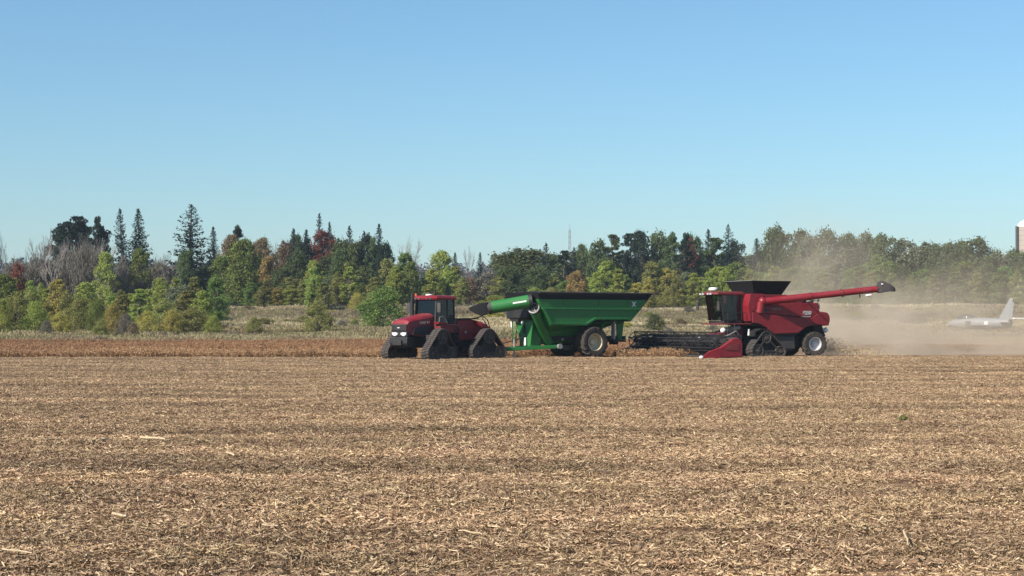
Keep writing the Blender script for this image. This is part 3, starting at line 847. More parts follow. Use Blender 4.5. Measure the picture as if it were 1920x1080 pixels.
k = mth(nt, 'MULTIPLY', mapr(nt, pn, 0.30, 0.70, 0.62, 1.24), mapr(nt, pr, 0.34, 0.66, 0.74, 1.26))
hs = N(nt, 'ShaderNodeHueSaturation'); L(nt, rp.outputs[0], hs.inputs['Color']); L(nt, k, hs.inputs['Value'])
L(nt, mapr(nt, noise(nt, pos, 0.6, 3), 0.3, 0.7, 0.492, 0.506), hs.inputs['Hue'])
d = N(nt, 'ShaderNodeBsdfPrincipled'); L(nt, hs.outputs[0], d.inputs['Base Color']); d.inputs['Roughness'].default_value = 0.6; d.inputs['Specular IOR Level'].default_value = 0.3
L(nt, d.outputs[0], out.inputs[0])
M['straw'] = m

def straw_tile(seed, n=1500):
    rg = np.random.default_rng(seed)
    P = np.stack([rg.uniform(-.56, .56, n), rg.uniform(-.56, .56, n), rg.uniform(0.0, 0.035, n)], 1)
    pile = vnoise(P[:, 0]*4 + 10 + seed, P[:, 1]*4 + 10, seed)
    P[:, 2] = P[:, 2]*0.8 + pile**1.5*0.065
    a = rg.uniform(0, 2*np.pi, n); el = rg.normal(0, 0.30, n)
    D = np.stack([np.cos(a)*np.cos(el), np.sin(a)*np.cos(el), np.sin(el)], 1)
    Ls = rg.gamma(2.6, 0.017, n) + 0.018; Ws = rg.uniform(0.004, 0.012, n)
    # cut stalks still standing in rows
    ns = 70
    ps = np.stack([rg.uniform(-.5, .5, ns), rg.choice([-0.25, 0.13, ], ns) + rg.normal(0, .02, ns), np.full(ns, 0.03)], 1)
    es = np.stack([rg.normal(0, .35, ns), rg.normal(0, .35, ns), np.ones(ns)], 1); es /= np.linalg.norm(es, axis=1)[:, None]
    P = np.concatenate([P, ps]); D = np.concatenate([D, es])
    Ls = np.concatenate([Ls, rg.uniform(.05, .12, ns)]); Ws = np.concatenate([Ws, rg.uniform(.006, .010, ns)])
    return strip_mesh('straw_tile', P, D, Ls, Ws, rg.normal(0, 0.10, len(P))*Ls, rg, M['straw'])

rg = np.random.default_rng(77)
gx, gy = [], []
for Y in np.arange(9.0, 114.5, 0.9):
    hw = 0.36*Y + 3
    x = np.arange(-hw, hw, 0.9)
    gx.append(x + rg.uniform(-.2, .2, len(x))); gy.append(np.full(len(x), Y) + rg.uniform(-.2, .2, len(x)))
gx, gy = np.concatenate(gx), np.concatenate(gy)
n = len(gx)
pts = np.stack([gx, gy, gh(gx, gy) - 0.008], 1)
s_ = rg.uniform(.95, 1.15, n)
scatter('chopped_straw', pts, rg.choice([0, np.pi], n) + rg.normal(0, .12, n), np.stack([s_, s_*rg.choice([-1, 1], n), rg.uniform(.8, 1.3, n)], 1), rg.integers(0, 8, n),
        [straw_tile(100 + k) for k in range(8)], 'pale chopped straw and stubble littering the harvested field', 'straw')

# ------------------------------------------------------------------ standing ripe soybeans
m, nt, out = new_mat('ripe_soybean')
g_ = N(nt, 'ShaderNodeNewGeometry'); pos = g_.outputs['Position']; isl = g_.outputs['Random Per Island']
c = mixc(nt, isl, (0.19, 0.098, 0.050), (0.44, 0.265, 0.142))
mp = N(nt, 'ShaderNodeMapping'); mp.inputs['Scale'].default_value = (0.05, 0.12, 1); L(nt, pos, mp.inputs[0])
c = mixc(nt, mapr(nt, noise(nt, mp.outputs[0], 1.0, 4), 0.35, 0.65, 0, 0.45), c, (0.25, 0.135, 0.08))
d = N(nt, 'ShaderNodeBsdfDiffuse'); t = N(nt, 'ShaderNodeBsdfTranslucent'); L(nt, c, d.inputs[0]); L(nt, c, t.inputs[0])
mx = N(nt, 'ShaderNodeMixShader'); mx.inputs[0].default_value = 0.2
L(nt, d.outputs[0], mx.inputs[1]); L(nt, t.outputs[0], mx.inputs[2]); L(nt, mx.outputs[0], out.inputs[0])
M['soy'] = m
m2 = m.copy(); m2.name = 'painted_sunlit_soybean'  # crop colour lightened for the front edge: sunlight painted into the plants
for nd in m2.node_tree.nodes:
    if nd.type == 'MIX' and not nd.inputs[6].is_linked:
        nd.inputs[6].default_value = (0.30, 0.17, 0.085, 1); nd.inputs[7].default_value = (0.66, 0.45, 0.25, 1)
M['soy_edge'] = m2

def soy_tile(seed, mat='soy'):
    rg = np.random.default_rng(seed)
    P, D, Ls, Ws = [], [], [], []
    for row in (-0.19, 0.19):
        for x in np.arange(-.5, .5, 0.075):
            bx, by = x + rg.normal(0, .03), row + rg.normal(0, .04)
            h = rg.uniform(0.5, 0.95)
            lean = rg.normal(0, .12, 2)
            P.append((bx + lean[0]*h/2, by + lean[1]*h/2, h/2)); d = np.array([lean[0], lean[1], 1.0]); D.append(d/np.linalg.norm(d)); Ls.append(h); Ws.append(0.018)
            for _ in range(24):
                q = rg.uniform(.12, 1.02)
                o_ = rg.normal(0, .055, 2)
                P.append((bx + lean[0]*h*q + o_[0], by + lean[1]*h*q + o_[1], h*q))
                d = rg.normal(size=3); d[2] = d[2]*0.8 + .5; D.append(d/np.linalg.norm(d)); Ls.append(rg.uniform(.06, .14)); Ws.append(rg.uniform(.018, .042))
    P, D, Ls, Ws = map(np.array, (P, D, Ls, Ws))
    return strip_mesh('soy_tile', P, D, Ls, Ws, rg.normal(0, .08, len(P))*Ls, rg, M[mat])

TRACTOR = (-5.60, 106.4); CART = (4.33, 112.3); COMB = (15.66, 115.0)
TA, TB, CA, HA = R(50), R(38), R(33), R(24)     # how far tractor front, tractor rear, cart and harvester are turned towards the camera
def inbox(x, y, o, a, x0, x1, y0, y1):
    F = (-math.cos(a), -math.sin(a)); Lf = (math.sin(a), -math.cos(a))
    u = (x-o[0])*F[0] + (y-o[1])*F[1]; v = (x-o[0])*Lf[0] + (y-o[1])*Lf[1]
    return (u > x0) & (u < x1) & (v > y0) & (v < y1)
gx, gy = np.meshgrid(np.arange(-78, 80, 0.98), np.arange(110.2, 156.0, 0.76))
gx, gy = gx.ravel() + rg.uniform(-.15, .15, gx.size), gy.ravel() + rg.normal(0, .05, gx.size)
keep = (np.abs(gx) < 0.36*gy + 4) & (gy > 110.2 + 1.2*vnoise(gx*.12, gx*0, 33))
keep &= ~inbox(gx, gy, TRACTOR, TA, -6.5, 2.4, -2.4, 2.4)
keep &= ~inbox(gx, gy, CART, CA, -4.2, 7.0, -2.4, 2.6)
keep &= ~inbox(gx, gy, COMB, HA, -70, 5.0, -6.0, 40)
keep &= ~((gx > 15) & (gy < 124 + vnoise(gx*.1, gy*0, 9)*3))
gx, gy = gx[keep], gy[keep]; n = len(gx)
zs = 0.52 + 0.30*vnoise(gx*.3, gy*.3, 12)
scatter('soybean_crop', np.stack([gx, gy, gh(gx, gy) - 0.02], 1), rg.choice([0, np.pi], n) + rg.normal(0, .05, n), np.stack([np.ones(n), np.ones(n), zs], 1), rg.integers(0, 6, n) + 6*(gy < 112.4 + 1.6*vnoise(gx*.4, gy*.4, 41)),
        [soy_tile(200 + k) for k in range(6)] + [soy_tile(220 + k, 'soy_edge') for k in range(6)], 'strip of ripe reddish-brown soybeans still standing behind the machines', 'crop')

# ------------------------------------------------------------------ dry grass and weeds of the bank
m, nt, out = new_mat('dry_bank_grass')
g_ = N(nt, 'ShaderNodeNewGeometry'); pos = g_.outputs['Position']; isl = g_.outputs['Random Per Island']
c = zones(nt, pos)
hs = N(nt, 'ShaderNodeHueSaturation'); L(nt, c, hs.inputs['Color']); L(nt, mapr(nt, isl, 0, 1, 1.0, 1.7), hs.inputs['Value'])
d = N(nt, 'ShaderNodeBsdfDiffuse'); t = N(nt, 'ShaderNodeBsdfTranslucent'); L(nt, hs.outputs[0], d.inputs[0]); L(nt, hs.outputs[0], t.inputs[0])
mx = N(nt, 'ShaderNodeMixShader'); mx.inputs[0].default_value = 0.4
L(nt, d.outputs[0], mx.inputs[1]); L(nt, t.outputs[0], mx.inputs[2]); L(nt, mx.outputs[0], out.inputs[0])
M['drygrass'] = m
def grass_tile(seed):
    rg = np.random.default_rng(seed)
    n = 260
    a = rg.uniform(0, 6.28, n); r_ = np.sqrt(rg.uniform(0, 1, n))*0.95
    hgt = rg.uniform(.12, .42, n)
    d = np.stack([rg.normal(0, .55, n), rg.normal(0, .55, n), np.ones(n)], 1); d /= np.linalg.norm(d, axis=1)[:, None]
    P = np.stack([r_*np.cos(a), r_*np.sin(a), np.zeros(n)], 1) + d*(hgt/2)[:, None]
    return strip_mesh('grass_tile', P, d, hgt, rg.uniform(.02, .06, n), rg.normal(0, .2, n)*hgt, rg, M['drygrass'])
n = 15000
gy = rg.uniform(156.5, 262, n); gx = rg.uniform(-.36, .36, n)*gy
sc_ = rg.uniform(.5, 1.35, n) * (0.6 + 0.8*vnoise(gx*.15, gy*.25, 15))
scatter('dry_grass', np.stack([gx, gy, gh(gx, gy) - .05], 1), rg.uniform(0, 6.28, n), np.stack([sc_*1.1, sc_*1.1, sc_], 1), rg.integers(0, 5, n), [grass_tile(300 + k) for k in range(5)],
        'tangle of pale dry grass and olive weeds on the bank', 'grass')

# ------------------------------------------------------------------ machine pieces
def hull(pts):
    pts = sorted(set((round(a, 5), round(b, 5)) for a, b in pts))
    def half(p):
        h = []
        for q in p:
            while len(h) > 1 and (h[-1][0]-h[-2][0])*(q[1]-h[-2][1]) - (h[-1][1]-h[-2][1])*(q[0]-h[-2][0]) <= 0: h.pop()
            h.append(q)
        return h
    return half(pts)[:-1] + half(pts[::-1])[:-1]

def ring_of(circles, extra=0.0, n=26):
    p = []
    for x, z, r in circles:
        p += [(x + (r+extra)*math.cos(2*math.pi*i/n), z + (r+extra)*math.sin(2*math.pi*i/n)) for i in range(n)]
    return hull(p)

def resample(poly, step):
    out, carry = [], 0.0
    n = len(poly)
    for i in range(n):
        a, b = Vector(poly[i]), Vector(poly[(i+1) % n])
        d = (b - a).length; t = carry
        while t < d:
            out.append((a + (b-a)*(t/d), (b-a).normalized())); t += step
        carry = t - d
    return out

def track_unit(parent, xf, circles, y0, y1, rollers, lug_step=0.17, frame=None):
    """rubber belt round a drive wheel and idlers; the belt is the part, what runs in it its sub-parts"""
    t = 0.05
    inner, outer = ring_of(circles, 0.0), ring_of(circles, t)
    mb = MB()
    k = 64
    def even(p):
        L_ = sum((Vector(p[i]) - Vector(p[(i+1) % len(p)])).length for i in range(len(p)))
        return [q for q, _ in resample(p, L_/k*1.0000001)][:k]
    a, b = even(inner), even(outer)
    # keep both rings in step by direction from the centre
    cx = sum(c[0] for c in circles)/len(circles); cz = sum(c[1] for c in circles)/len(circles)
    def by_angle(poly, ang):
        best = None
        d = Vector((math.cos(ang), math.sin(ang)))
        for i in range(len(poly)):
            p, q = Vector(poly[i]) - Vector((cx, cz)), Vector(poly[(i+1) % len(poly)]) - Vector((cx, cz))
            e = q - p; den = d.x*e.y - d.y*e.x
            if abs(den) < 1e-9: continue
            s = (p.x*e.y - p.y*e.x)/den; u = (p.x*d.y - p.y*d.x)/den
            if s > 0 and -1e-6 <= u <= 1+1e-6: best = d*s + Vector((cx, cz))
        return best
    angs = [2*math.pi*i/72 for i in range(72)]
    ri = [by_angle(inner, q) for q in angs]; ro = [by_angle(outer, q) for q in angs]
    rs = [[(p.x, y0, p.y) for p in ro], [(p.x, y1, p.y) for p in ro], [(p.x, y1, p.y) for p in ri], [(p.x, y0, p.y) for p in ri], [(p.x, y0, p.y) for p in ro]]
    mb.rings(rs, caps=False)
    ym = (y0 + y1)/2
    for (p, d) in resample(outer, lug_step):
        nrm = Vector((d.y, -d.x))
        for s, (ya, yb) in enumerate(((y0 - .012, ym + .03), (ym - .03, y1 + .012))):
            off = d*0.035*(1 if s else -1)
            c = p + off
            h, w = 0.035, 0.032
            q = [c - d*w, c + d*w, c + d*w*.7 + nrm*h, c - d*w*.7 + nrm*h]
            mb.loft([(v.x, ya, v.y) for v in q], [(v.x, yb, v.y) for v in q])
    belt = mb.build('track', M['track'], parent, xf)
    for i, (x, z, r) in enumerate(circles):
        w = MB()
        for ya, yb in ((y0 + .03, ym - .05), (ym + .05, y1 - .03)):
            w.lathe_y([(r*.30, ya+.05), (r*.80, ya+.05), (r*.86, ya), (r*.985, ya), (r*.985, yb), (r*.86, yb), (r*.80, yb-.05), (r*.30, yb-.05)], x, z, 24)
        w.tube((x, y0+.02, z), (x, y1-.02, z), r*.30, n=12)
        for k2 in range(8):
            an = k2*math.pi/4
            w.tube((x + r*.55*math.cos(an), y1-.09, z + r*.55*math.sin(an)), (x + r*.55*math.cos(an), y1-.03, z + r*.55*math.sin(an)), .025, n=6)
        w.build('drive_wheel' if i == 0 else 'idler_wheel', M['wheel'], belt, smooth=40)
    for x, r in rollers:
        w = MB()
        for ya, yb in ((y0 + .04, ym - .05), (ym + .05, y1 - .04)):
            w.lathe_y([(r*.3, ya+.03), (r*.98, ya), (r*.98, yb), (r*.3, yb-.03)], x, r + .003, 20)
        w.build('roller_wheel', M['wheel'], belt, smooth=40)
    fr = MB()
    if frame:
        fr.prism_y(frame, ym - .09, ym + .09)
        hx, hz, _ = circles[0]
        for (x, z, r) in circles[1:]: fr.bar((hx, y1 - .07, hz), (x, y1 - .07, z), .07, .12)
        fr.bar((circles[1][0], y1 - .07, circles[1][1] - .02), (circles[2][0], y1 - .07, circles[2][1] - .02), .07, .12)
        fr.build('undercarriage_frame', M['dark'], belt, bevel=.02)
    return belt

def tyre_wheel(parent, c, r, w, rim_r, rim_mat, side=1, lugs=22, steer=0.0, depth=0.18, name='wheel'):
    """tractor tyre with chevron lugs; c is the wheel centre, side = +1 when the outer face looks to +y"""
    xf = Matrix.Translation(c) @ Matrix.Rotation(steer, 4, 'Z')
    mb = MB(); h = w/2
    mb.lathe_y([(rim_r, -h*.72), (rim_r*1.06, -h*.92), (r*.80, -h), (r*.90, -h*.95), (r*.935, -h*.78), (r*.94, 0), (r*.935, h*.78), (r*.90, h*.95), (r*.80, h), (rim_r*1.06, h*.92), (rim_r, h*.72)], 0, 0, 44, closed=True)
    for k in range(lugs):
        for s in (-1, 1):
            a0 = 2*math.pi*(k + (0.5 if s > 0 else 0))/lugs
            sec = []
            for q, (yy, rr) in enumerate(((0.0, r*.92), (s*h*.55, r*.92), (s*h*.98, r*.87), (s*h*1.02, r*.78))):
                a = a0 - 0.75*abs(yy)/h*(2*math.pi/lugs)*1.15
                top = (r*1.0, r*1.0, r*.965, r*.84)[q]
                da = 0.030*(1.0 - .12*q) * 22/lugs * 1.15
                sec.append([(rr*math.cos(a-da), yy, rr*math.sin(a-da)), (rr*math.cos(a+da), yy, rr*math.sin(a+da)),
                            (top*math.cos(a+da*.75), yy + s*(.02 if q == 3 else 0), top*math.sin(a+da*.75)), (top*math.cos(a-da*.75), yy + s*(.02 if q == 3 else 0), top*math.sin(a-da*.75))])
            mb.rings(sec)
    t = mb.build(name, M['rubber'], parent, xf, smooth=35)
    rm = MB(); s = side
    rm.lathe_y([(rim_r*1.03, s*h*.86), (rim_r*.97, s*h*.88), (rim_r*.93, s*h*.70), (rim_r*.90, s*h*.10), (rim_r*.62, s*(h*.10 - depth*.1)), (rim_r*.55, s*(h*.02)), (rim_r*.02, s*h*.02)], 0, 0, 36, caps=False)
    rm.lathe_y([(rim_r*1.03, -s*h*.80), (rim_r*.95, -s*h*.82), (rim_r*.9, -s*h*.3), (rim_r*.02, -s*h*.3)], 0, 0, 30, caps=False)
    rim = rm.build('rim', rim_mat, t, smooth=35)
    hb = MB().lathe_y([(rim_r*.34, s*h*.02), (rim_r*.34, s*h*.22), (rim_r*.22, s*h*.30), (rim_r*.02, s*h*.30)], 0, 0, 20)
    for k in range(10):
        a = k*math.pi/5
        hb.tube((rim_r*.45*math.cos(a), s*h*.02, rim_r*.45*math.sin(a)), (rim_r*.45*math.cos(a), s*h*.09, rim_r*.45*math.sin(a)), .02, n=6)
    hb.build('hub', rim_mat, t, smooth=35)
    return t

def text(body, parent, size, loc, rot, mat, name='lettering', shear=0.0, bold=0.0):
    cu = bpy.data.curves.new(name, 'FONT')
    cu.body = body; cu.size = size; cu.extrude = 0.006; cu.shear = shear; cu.offset = bold; cu.align_x = 'CENTER'; cu.align_y = 'CENTER'
    cu.materials.append(mat)
    o = bpy.data.objects.new(name, cu); COL.objects.link(o); o.parent = parent
    o.location = loc; o.rotation_euler = rot
    bpy.context.view_layer.update()
    me = bpy.data.meshes.new_from_object(o.evaluated_get(bpy.context.evaluated_depsgraph_get()))
    bpy.data.objects.remove(o)
    o = link(name, me, parent); o.location = loc; o.rotation_euler = rot
    return o

LEFT = (math.pi/2, 0, math.pi)        # lettering that reads on the +y (left) side of a machine facing +x

def driver(loc, rz, label, parent_scale=1.0):
    """seated figure: pelvis at loc, facing local +x"""
    v = [(0,0,0),(0.02,0,.22),(0.02,0,.42),(0.03,0,.55),(0.06,0,.66),(0.07,0,.76),(0.07,0,.85),
         (.40,.10,.02),(.45,.11,-.40),(.58,.11,-.44),(.40,-.10,.02),(.45,-.11,-.40),(.58,-.11,-.44),
         (0.02,.20,.49),(.12,.26,.24),(.38,.17,.26),(0.02,-.20,.49),(.12,-.26,.24),(.38,-.17,.26),(0,.10,0),(0,-.10,0)]
    r = [.15,.145,.16,.07,.085,.10,.075,.085,.055,.045,.085,.055,.045,.07,.05,.038,.07,.05,.038,.11,.11]
    e = [(0,1),(1,2),(2,3),(3,4),(4,5),(5,6),(0,19),(19,7),(7,8),(8,9),(0,20),(20,10),(10,11),(11,12),(2,13),(13,14),(14,15),(2,16),(16,17),(17,18)]
    for s, w in ((1, 15), (-1, 18)):                     # hands closed on the wheel
        for k in range(5):
            b = Vector(v[w]); n0 = len(v)
            off = Vector((.05, s*(-.035 + .018*k), .0)) if k < 4 else Vector((.02, -s*.05, .02))
            v += [tuple(b + off), tuple(b + off + Vector((.035, 0, .015)) + Vector((0, 0, -.02 if k == 0 else 0))), tuple(b + off + Vector((.045, 0, -.015)))]
            r += [.011, .010, .008]
            e += [(w, n0), (n0, n0+1), (n0+1, n0+2)]
    me = bpy.data.meshes.new('person'); me.from_pydata(v, e, [])
    o = link('person', me); o.location = loc; o.rotation_euler = (0, 0, rz)
    me.materials.append(M['shirt'])
    sk = o.modifiers.new('skin', 'SKIN')
    for i, sv in enumerate(me.skin_vertices[0].data): sv.radius = (r[i], r[i]); sv.use_root = (i == 0)
    sb = o.modifiers.new('sub', 'SUBSURF'); sb.levels = 1; sb.render_levels = 1
    MB().ball((.075, 0, .74), (.095, .08, .125), 14, 9).ball((.165, 0, .735), (.02, .014, .02), 8, 5).ball((.07, .083, .735), (.02, .012, .03), 8, 5).ball((.07, -.083, .735), (.02, .012, .03), 8, 5).build('face', M['skin'], o, smooth=60)
    MB().lathe_z([(.098, .78), (.10, .83), (.075, .885), (.01, .90)], .065, 0, 14).prism_z([(.14, -.07), (.25, -.05), (.25, .05), (.14, .07)], .785, .80).build('cap', M['cap'], o, smooth=50)
    return tag(o, label, 'person')

# ------------------------------------------------------------------ red tractor on four tracks
def tractor():
    s = 1.0
    root = empty('tractor', (TRACTOR[0], TRACTOR[1], 0.0), math.pi + TA)
    tag(root, 'red articulated tractor on four black triangular tracks, pulling the green grain cart', 'tractor')
    I = Matrix.Identity(4)
    circ = [(0, 1.36, .44), (.86, .42, .40), (-.86, .42, .40)]
    frm = [(-.8, .38), (.8, .38), (.75, .62), (.22, 1.35), (-.22, 1.35), (-.75, .62)]
    g = 1.66; w = .58
    for sy in (1, -1): track_unit(root, I, circ, sy*g - w/2, sy*g + w/2, ((-.36, .2), (.02, .2), (.4, .2)), frame=frm)
    PIV = -2.1
    R2 = Matrix.Translation((PIV, 0, 0)) @ Matrix.Rotation(TB - TA, 4, 'Z') @ Matrix.Translation((-2.15, 0, 0))
    for sy in (1, -1): track_unit(root, R2, circ, sy*g - w/2, sy*g + w/2, ((-.36, .2), (.02, .2), (.4, .2)), frame=frm)
    # front half
    MB().box(-1.9, 1.55, -.42, .42, .72, 1.35).box(-.35, .35, -1.36, 1.36, 1.2, 1.5).build('front_chassis', M['dark'], root, bevel=.03)
    # hood: rings from nose to cab
    def sec(x, w0, w1, zb, zs, zt):
        return [(x, -w0, zb), (x, -w0, zs), (x, -w1, zt - .05), (x, -w1*.55, zt), (x, w1*.55, zt), (x, w1, zt - .05), (x, w0, zs), (x, w0, zb)]
    MB().rings([sec(1.72, .60, .50, 1.66, 2.12, 2.20), sec(1.60, .66, .54, 1.55, 2.28, 2.40), sec(1.2, .68, .56, 1.45, 2.36, 2.52), sec(.4, .70, .58, 1.40, 2.46, 2.66), sec(-.5, .72, .60, 1.40, 2.56, 2.80)]).build('hood', M['red'], root, smooth=28, bevel=.025)
    for sy in (1, -1):
        MB().prism_y([(1.35, 1.52), (1.2, 1.95), (.2, 2.05), (-.4, 2.06), (-.4, 1.5)], sy*.70, sy*.735).build('hood_side_grille', M['grille'], root)
    MB().box(1.56, 1.80, -.61, .61, 1.72, 2.14).build('front_grille', M['grille'], root, bevel=.04)
    gl = MB()
    for k in range(5): gl.box(1.80, 1.815, -.56, .56, 1.765 + k*.075, 1.795 + k*.075)
    gl.build('grille_bars', M['black'], root)
    MB().box(1.80, 1.83, -.10, .10, 1.90, 1.96).build('grille_badge', M['silver'], root)
    MB().prism_x([(-.64, 1.38), (.64, 1.38), (.66, 1.70), (-.66, 1.70)], 1.52, 1.76).build('lamp_surround', M['black'], root, bevel=.03)
    for sy in (1, -1):
        MB().prism_x([(sy*.10, 1.60), (sy*.18, 1.50), (sy*.36, 1.43), (sy*.54, 1.50), (sy*.60, 1.64), (sy*.3, 1.66)], 1.76, 1.785).build('headlight', M['lamp'], root)
    MB().prism_y([(1.2, .82), (1.78, .86), (1.86, 1.0), (1.84, 1.36), (1.2, 1.36)], -.72, .72).build('front_bumper', M['black'], root, bevel=.05)
    MB().box(1.84, 1.98, -.35, .35, .88, 1.2).build('front_weight', M['dark'], root, bevel=.03)
    # side tanks, deck and steps
    MB().box(-2.0, -.45, .55, 1.32, 1.62, 2.14).build('side_deck', M['red_dull'], root, bevel=.04)
    MB().box(-2.0, -.45, -1.32, -.55, 1.62, 2.14).build('side_deck', M['red_dull'], root, bevel=.04)
    MB().prism_y([(-.30, 2.14), (-.95, 2.14), (-1.0, 2.22), (-.25, 2.28)], .92, 1.36).build('fender_cap', M['red'], root, bevel=.02)
    st = MB()
    for k in range(4): st.box(-2.05, -1.75, 1.02 + k*.03, 1.36, .75 + k*.33, .79 + k*.33)
    st.box(-2.07, -2.04, 1.0, 1.36, .7, 2.1).box(-1.76, -1.73, 1.0, 1.36, .7, 2.1)
    st.build('steps', M['dark'], root)
    MB().path([(-.42, 1.22, 2.15), (-.42, 1.26, 2.55), (-.75, 1.26, 2.62), (-1.15, 1.26, 2.2)], .022, 6).build('handrail', M['grey'], root)
    # cab
    x0, x1, hw, z0, z1 = -2.22, -.52, .86, 2.06, 3.62
    fl = MB().box(x0, x1, -hw, hw, 1.86, z0).build('cab_floor', M['black'], root, bevel=.02)
    MB().prism_y([(x0, z0), (x1 + .02, z0), (x1 + .05, z0 + .40), (x0 + .8, z0 + .30), (x0, z0 + .62)], -hw + .01, -hw + .05).build('lower_panel', M['black'], root)
    MB().box(x0, x0 + .5, hw - .05, hw, z0, z0 + .62).build('lower_panel', M['black'], root)
    for (xx, yy, tx) in ((x1, hw, -.10), (x1, -hw, -.10), (x0, hw, .04), (x0, -hw, .04), (x0 + .62, hw, .02), (x0 + .62, -hw, .02)):
        MB().bar((xx + .03 if xx == x1 else xx, yy*.985, z0 - .02), (xx + tx, yy*.96, z1), .10 if xx != x1 else .09, .09).build('cab_pillar', M['black'], root)
    def pane(name, q, mat=M['glass']):
        n_ = (Vector(q[1]) - Vector(q[0])).cross(Vector(q[2]) - Vector(q[0])).normalized()*.012
        MB().loft([Vector(p) for p in q], [Vector(p) + n_ for p in q]).build(name, mat, root)
    pane('windshield', [(x1 + .03, -hw*.9, z0 + .1), (x1 + .03, hw*.9, z0 + .1), (x1 - .10, hw*.88, z1), (x1 - .10, -hw*.88, z1)])
    pane('rear_window', [(x0, -hw*.9, z0 + .62), (x0, hw*.9, z0 + .62), (x0 + .03, hw*.9, z1), (x0 + .03, -hw*.9, z1)])
    for sy in (1, -1):
        pane('door_glass', [(x0 + .68, sy*hw*.985, z0 + .05), (x1 - .02, sy*hw*.985, z0 + .05), (x1 - .12, sy*hw*.96, z1), (x0 + .68, sy*hw*.96, z1)])
        pane('side_window', [(x0 + .06, sy*hw*.985, z0 + .64), (x0 + .57, sy*hw*.985, z0 + .64), (x0 + .58, sy*hw*.96, z1), (x0 + .08, sy*hw*.96, z1)])
    def slab(x_0, x_1, h, z): return [(x_0 + .08, -h, z), (x_1 - .18, -h, z), (x_1, -h*.72, z), (x_1, h*.72, z), (x_1 - .18, h, z), (x_0 + .08, h, z), (x_0, h*.85, z), (x_0, -h*.85, z)]
    rf = MB().rings([slab(x0 - .14, x1 + .16, hw + .10, z1), slab(x0 - .16, x1 + .20, hw + .12, z1 + .10), slab(x0 - .10, x1 + .08, hw + .04, z1 + .22), slab(x0 + .1, x1 - .15, hw - .2, z1 + .27)]).build('cab_roof', M['red'], root, smooth=40)
    MB().lathe_z([(.20, 3.885), (.21, 3.93), (.17, 3.97), (.02, 3.985)], -.95, -.10, 18).build('satellite_receiver', M['white'], rf, smooth=50)
    for sy in (1, -1):
        for k in range(2): MB().box(x1 + .185, x1 + .22, sy*(.32 + .3*k) - .09, sy*(.32 + .3*k) + .09, z1 + .02, z1 + .12).build('work_light', M['darkgrey'], rf)
    MB().tube((-.70, .62, 3.78), (-.70, .62, 3.98), .025, n=8).tube((-.70, .62, 3.98), (-.70, .62, 4.16), .07, .05, n=12).build('beacon', M['dark'], rf)
    MB().tube((-.62, -.86, 3.85), (-.62, -.86, 4.02), .07, .05, n=12).build('beacon', M['orange'], rf)
    # exhaust stack and air cleaner at the far front corner of the cab
    MB().tube((-.40, -.98, 1.9), (-.40, -.98, 3.55), .13, n=16).tube((-.40, -.98, 3.55), (-.43, -.98, 4.05), .09, .085, n=14).build('exhaust_stack', M['black'], root, smooth=40)
    # mirrors
    for sy in (1, -1):
        mi = MB().path([(x1 - .05, sy*hw, 3.5), (x1 + .12, sy*(hw + .38), 3.45), (x1 + .12, sy*(hw + .40), 2.75)], .018, 6)
        mi.box(x1 + .08, x1 + .16, sy*(hw + .25), sy*(hw + .53), 2.85, 3.42)
        mi.build('mirror', M['darkgrey'], root, bevel=.01)
    MB().path([(x0 - .02, hw + .02, 2.15), (x0 - .14, hw + .06, 2.5), (x0 - .14, hw + .06, 3.55)], .016, 6).build('grab_rail', M['grey'], root)
    # inside
    MB().box(-1.75, -1.25, -.28, .28, 2.35, 2.52).box(-1.86, -1.72, -.27, .27, 2.5, 3.2).box(-1.6, -1.4, -.12, .12, 2.06, 2.36).build('seat', M['seat'], root, bevel=.05)
    sw = MB().tube((-.72, 0, 2.1), (-.88, 0, 2.78), .05, n=8)
    rr = [( -.90 + .17*math.cos(q*math.pi/8)*.5, .2*math.sin(q*math.pi/8), 2.80 + .17*math.cos(q*math.pi/8)*.86) for q in range(17)]
    sw.path(rr, .016, 6); sw.box(-.78, -.62, -.35, .35, 2.06, 2.55)
    sw.build('steering_wheel', M['black'], root)
    MB().box(-.95, -.72, .42, .62, 2.3, 3.0).build('armrest_monitor', M['grey'], root, bevel=.02)
    # rear half
    MB().box(-1.25, 1.75, -.40, .40, .70, 1.30).box(-.35, .35, -1.36, 1.36, 1.2, 1.5).tube((1.6, 0, .9), (2.2, 0, .9), .22, n=14).build('rear_chassis', M['dark'], root, R2, bevel=.03)
    MB().prism_y([(1.62, 1.15), (1.62, 2.42), (.55, 2.44), (-.35, 2.28), (-1.05, 1.75), (-1.05, 1.15)], -.78, .78).build('fuel_tank', M['red'], root, R2, bevel=.06)
    MB().prism_y([(1.66, 2.44), (1.66, 2.50), (.2, 2.52), (-.05, 2.44)], -.86, .86).build('rear_deck', M['black'], root, R2)
    for sy in (1, -1):
        MB().loft([(.30, sy*.80, 2.36), (-.22, sy*.80, 2.28), (-.40, sy*.80, 2.02), (.12, sy*.80, 2.06)], [(.22, sy*1.32, 2.20), (-.24, sy*1.32, 2.12), (-.42, sy*1.32, 1.92), (.05, sy*1.32, 1.96)]).build('fender', M['red'], root, R2, bevel=.02)
        MB().tube((1.0, sy*.79, 1.65), (1.0, sy*.84, 1.65), .08, n=10).build('filler_cap', M['grey'], root, R2)
        MB().box(-1.12, -1.05, sy*.45 - .1, sy*.45 + .1, 1.8, 1.98).build('tail_lamp', M['orange'], root, R2)
    MB().path([(-.1, .55, 2.52), (-.45, .55, 2.66), (-.9, .5, 2.42), (-1.15, .45, 1.9)], .03, 6).path([(.1, .3, 2.52), (-.6, .3, 2.60), (-1.1, .28, 2.0)], .025, 6).build('hydraulic_hoses', M['darkgrey'], root, R2)
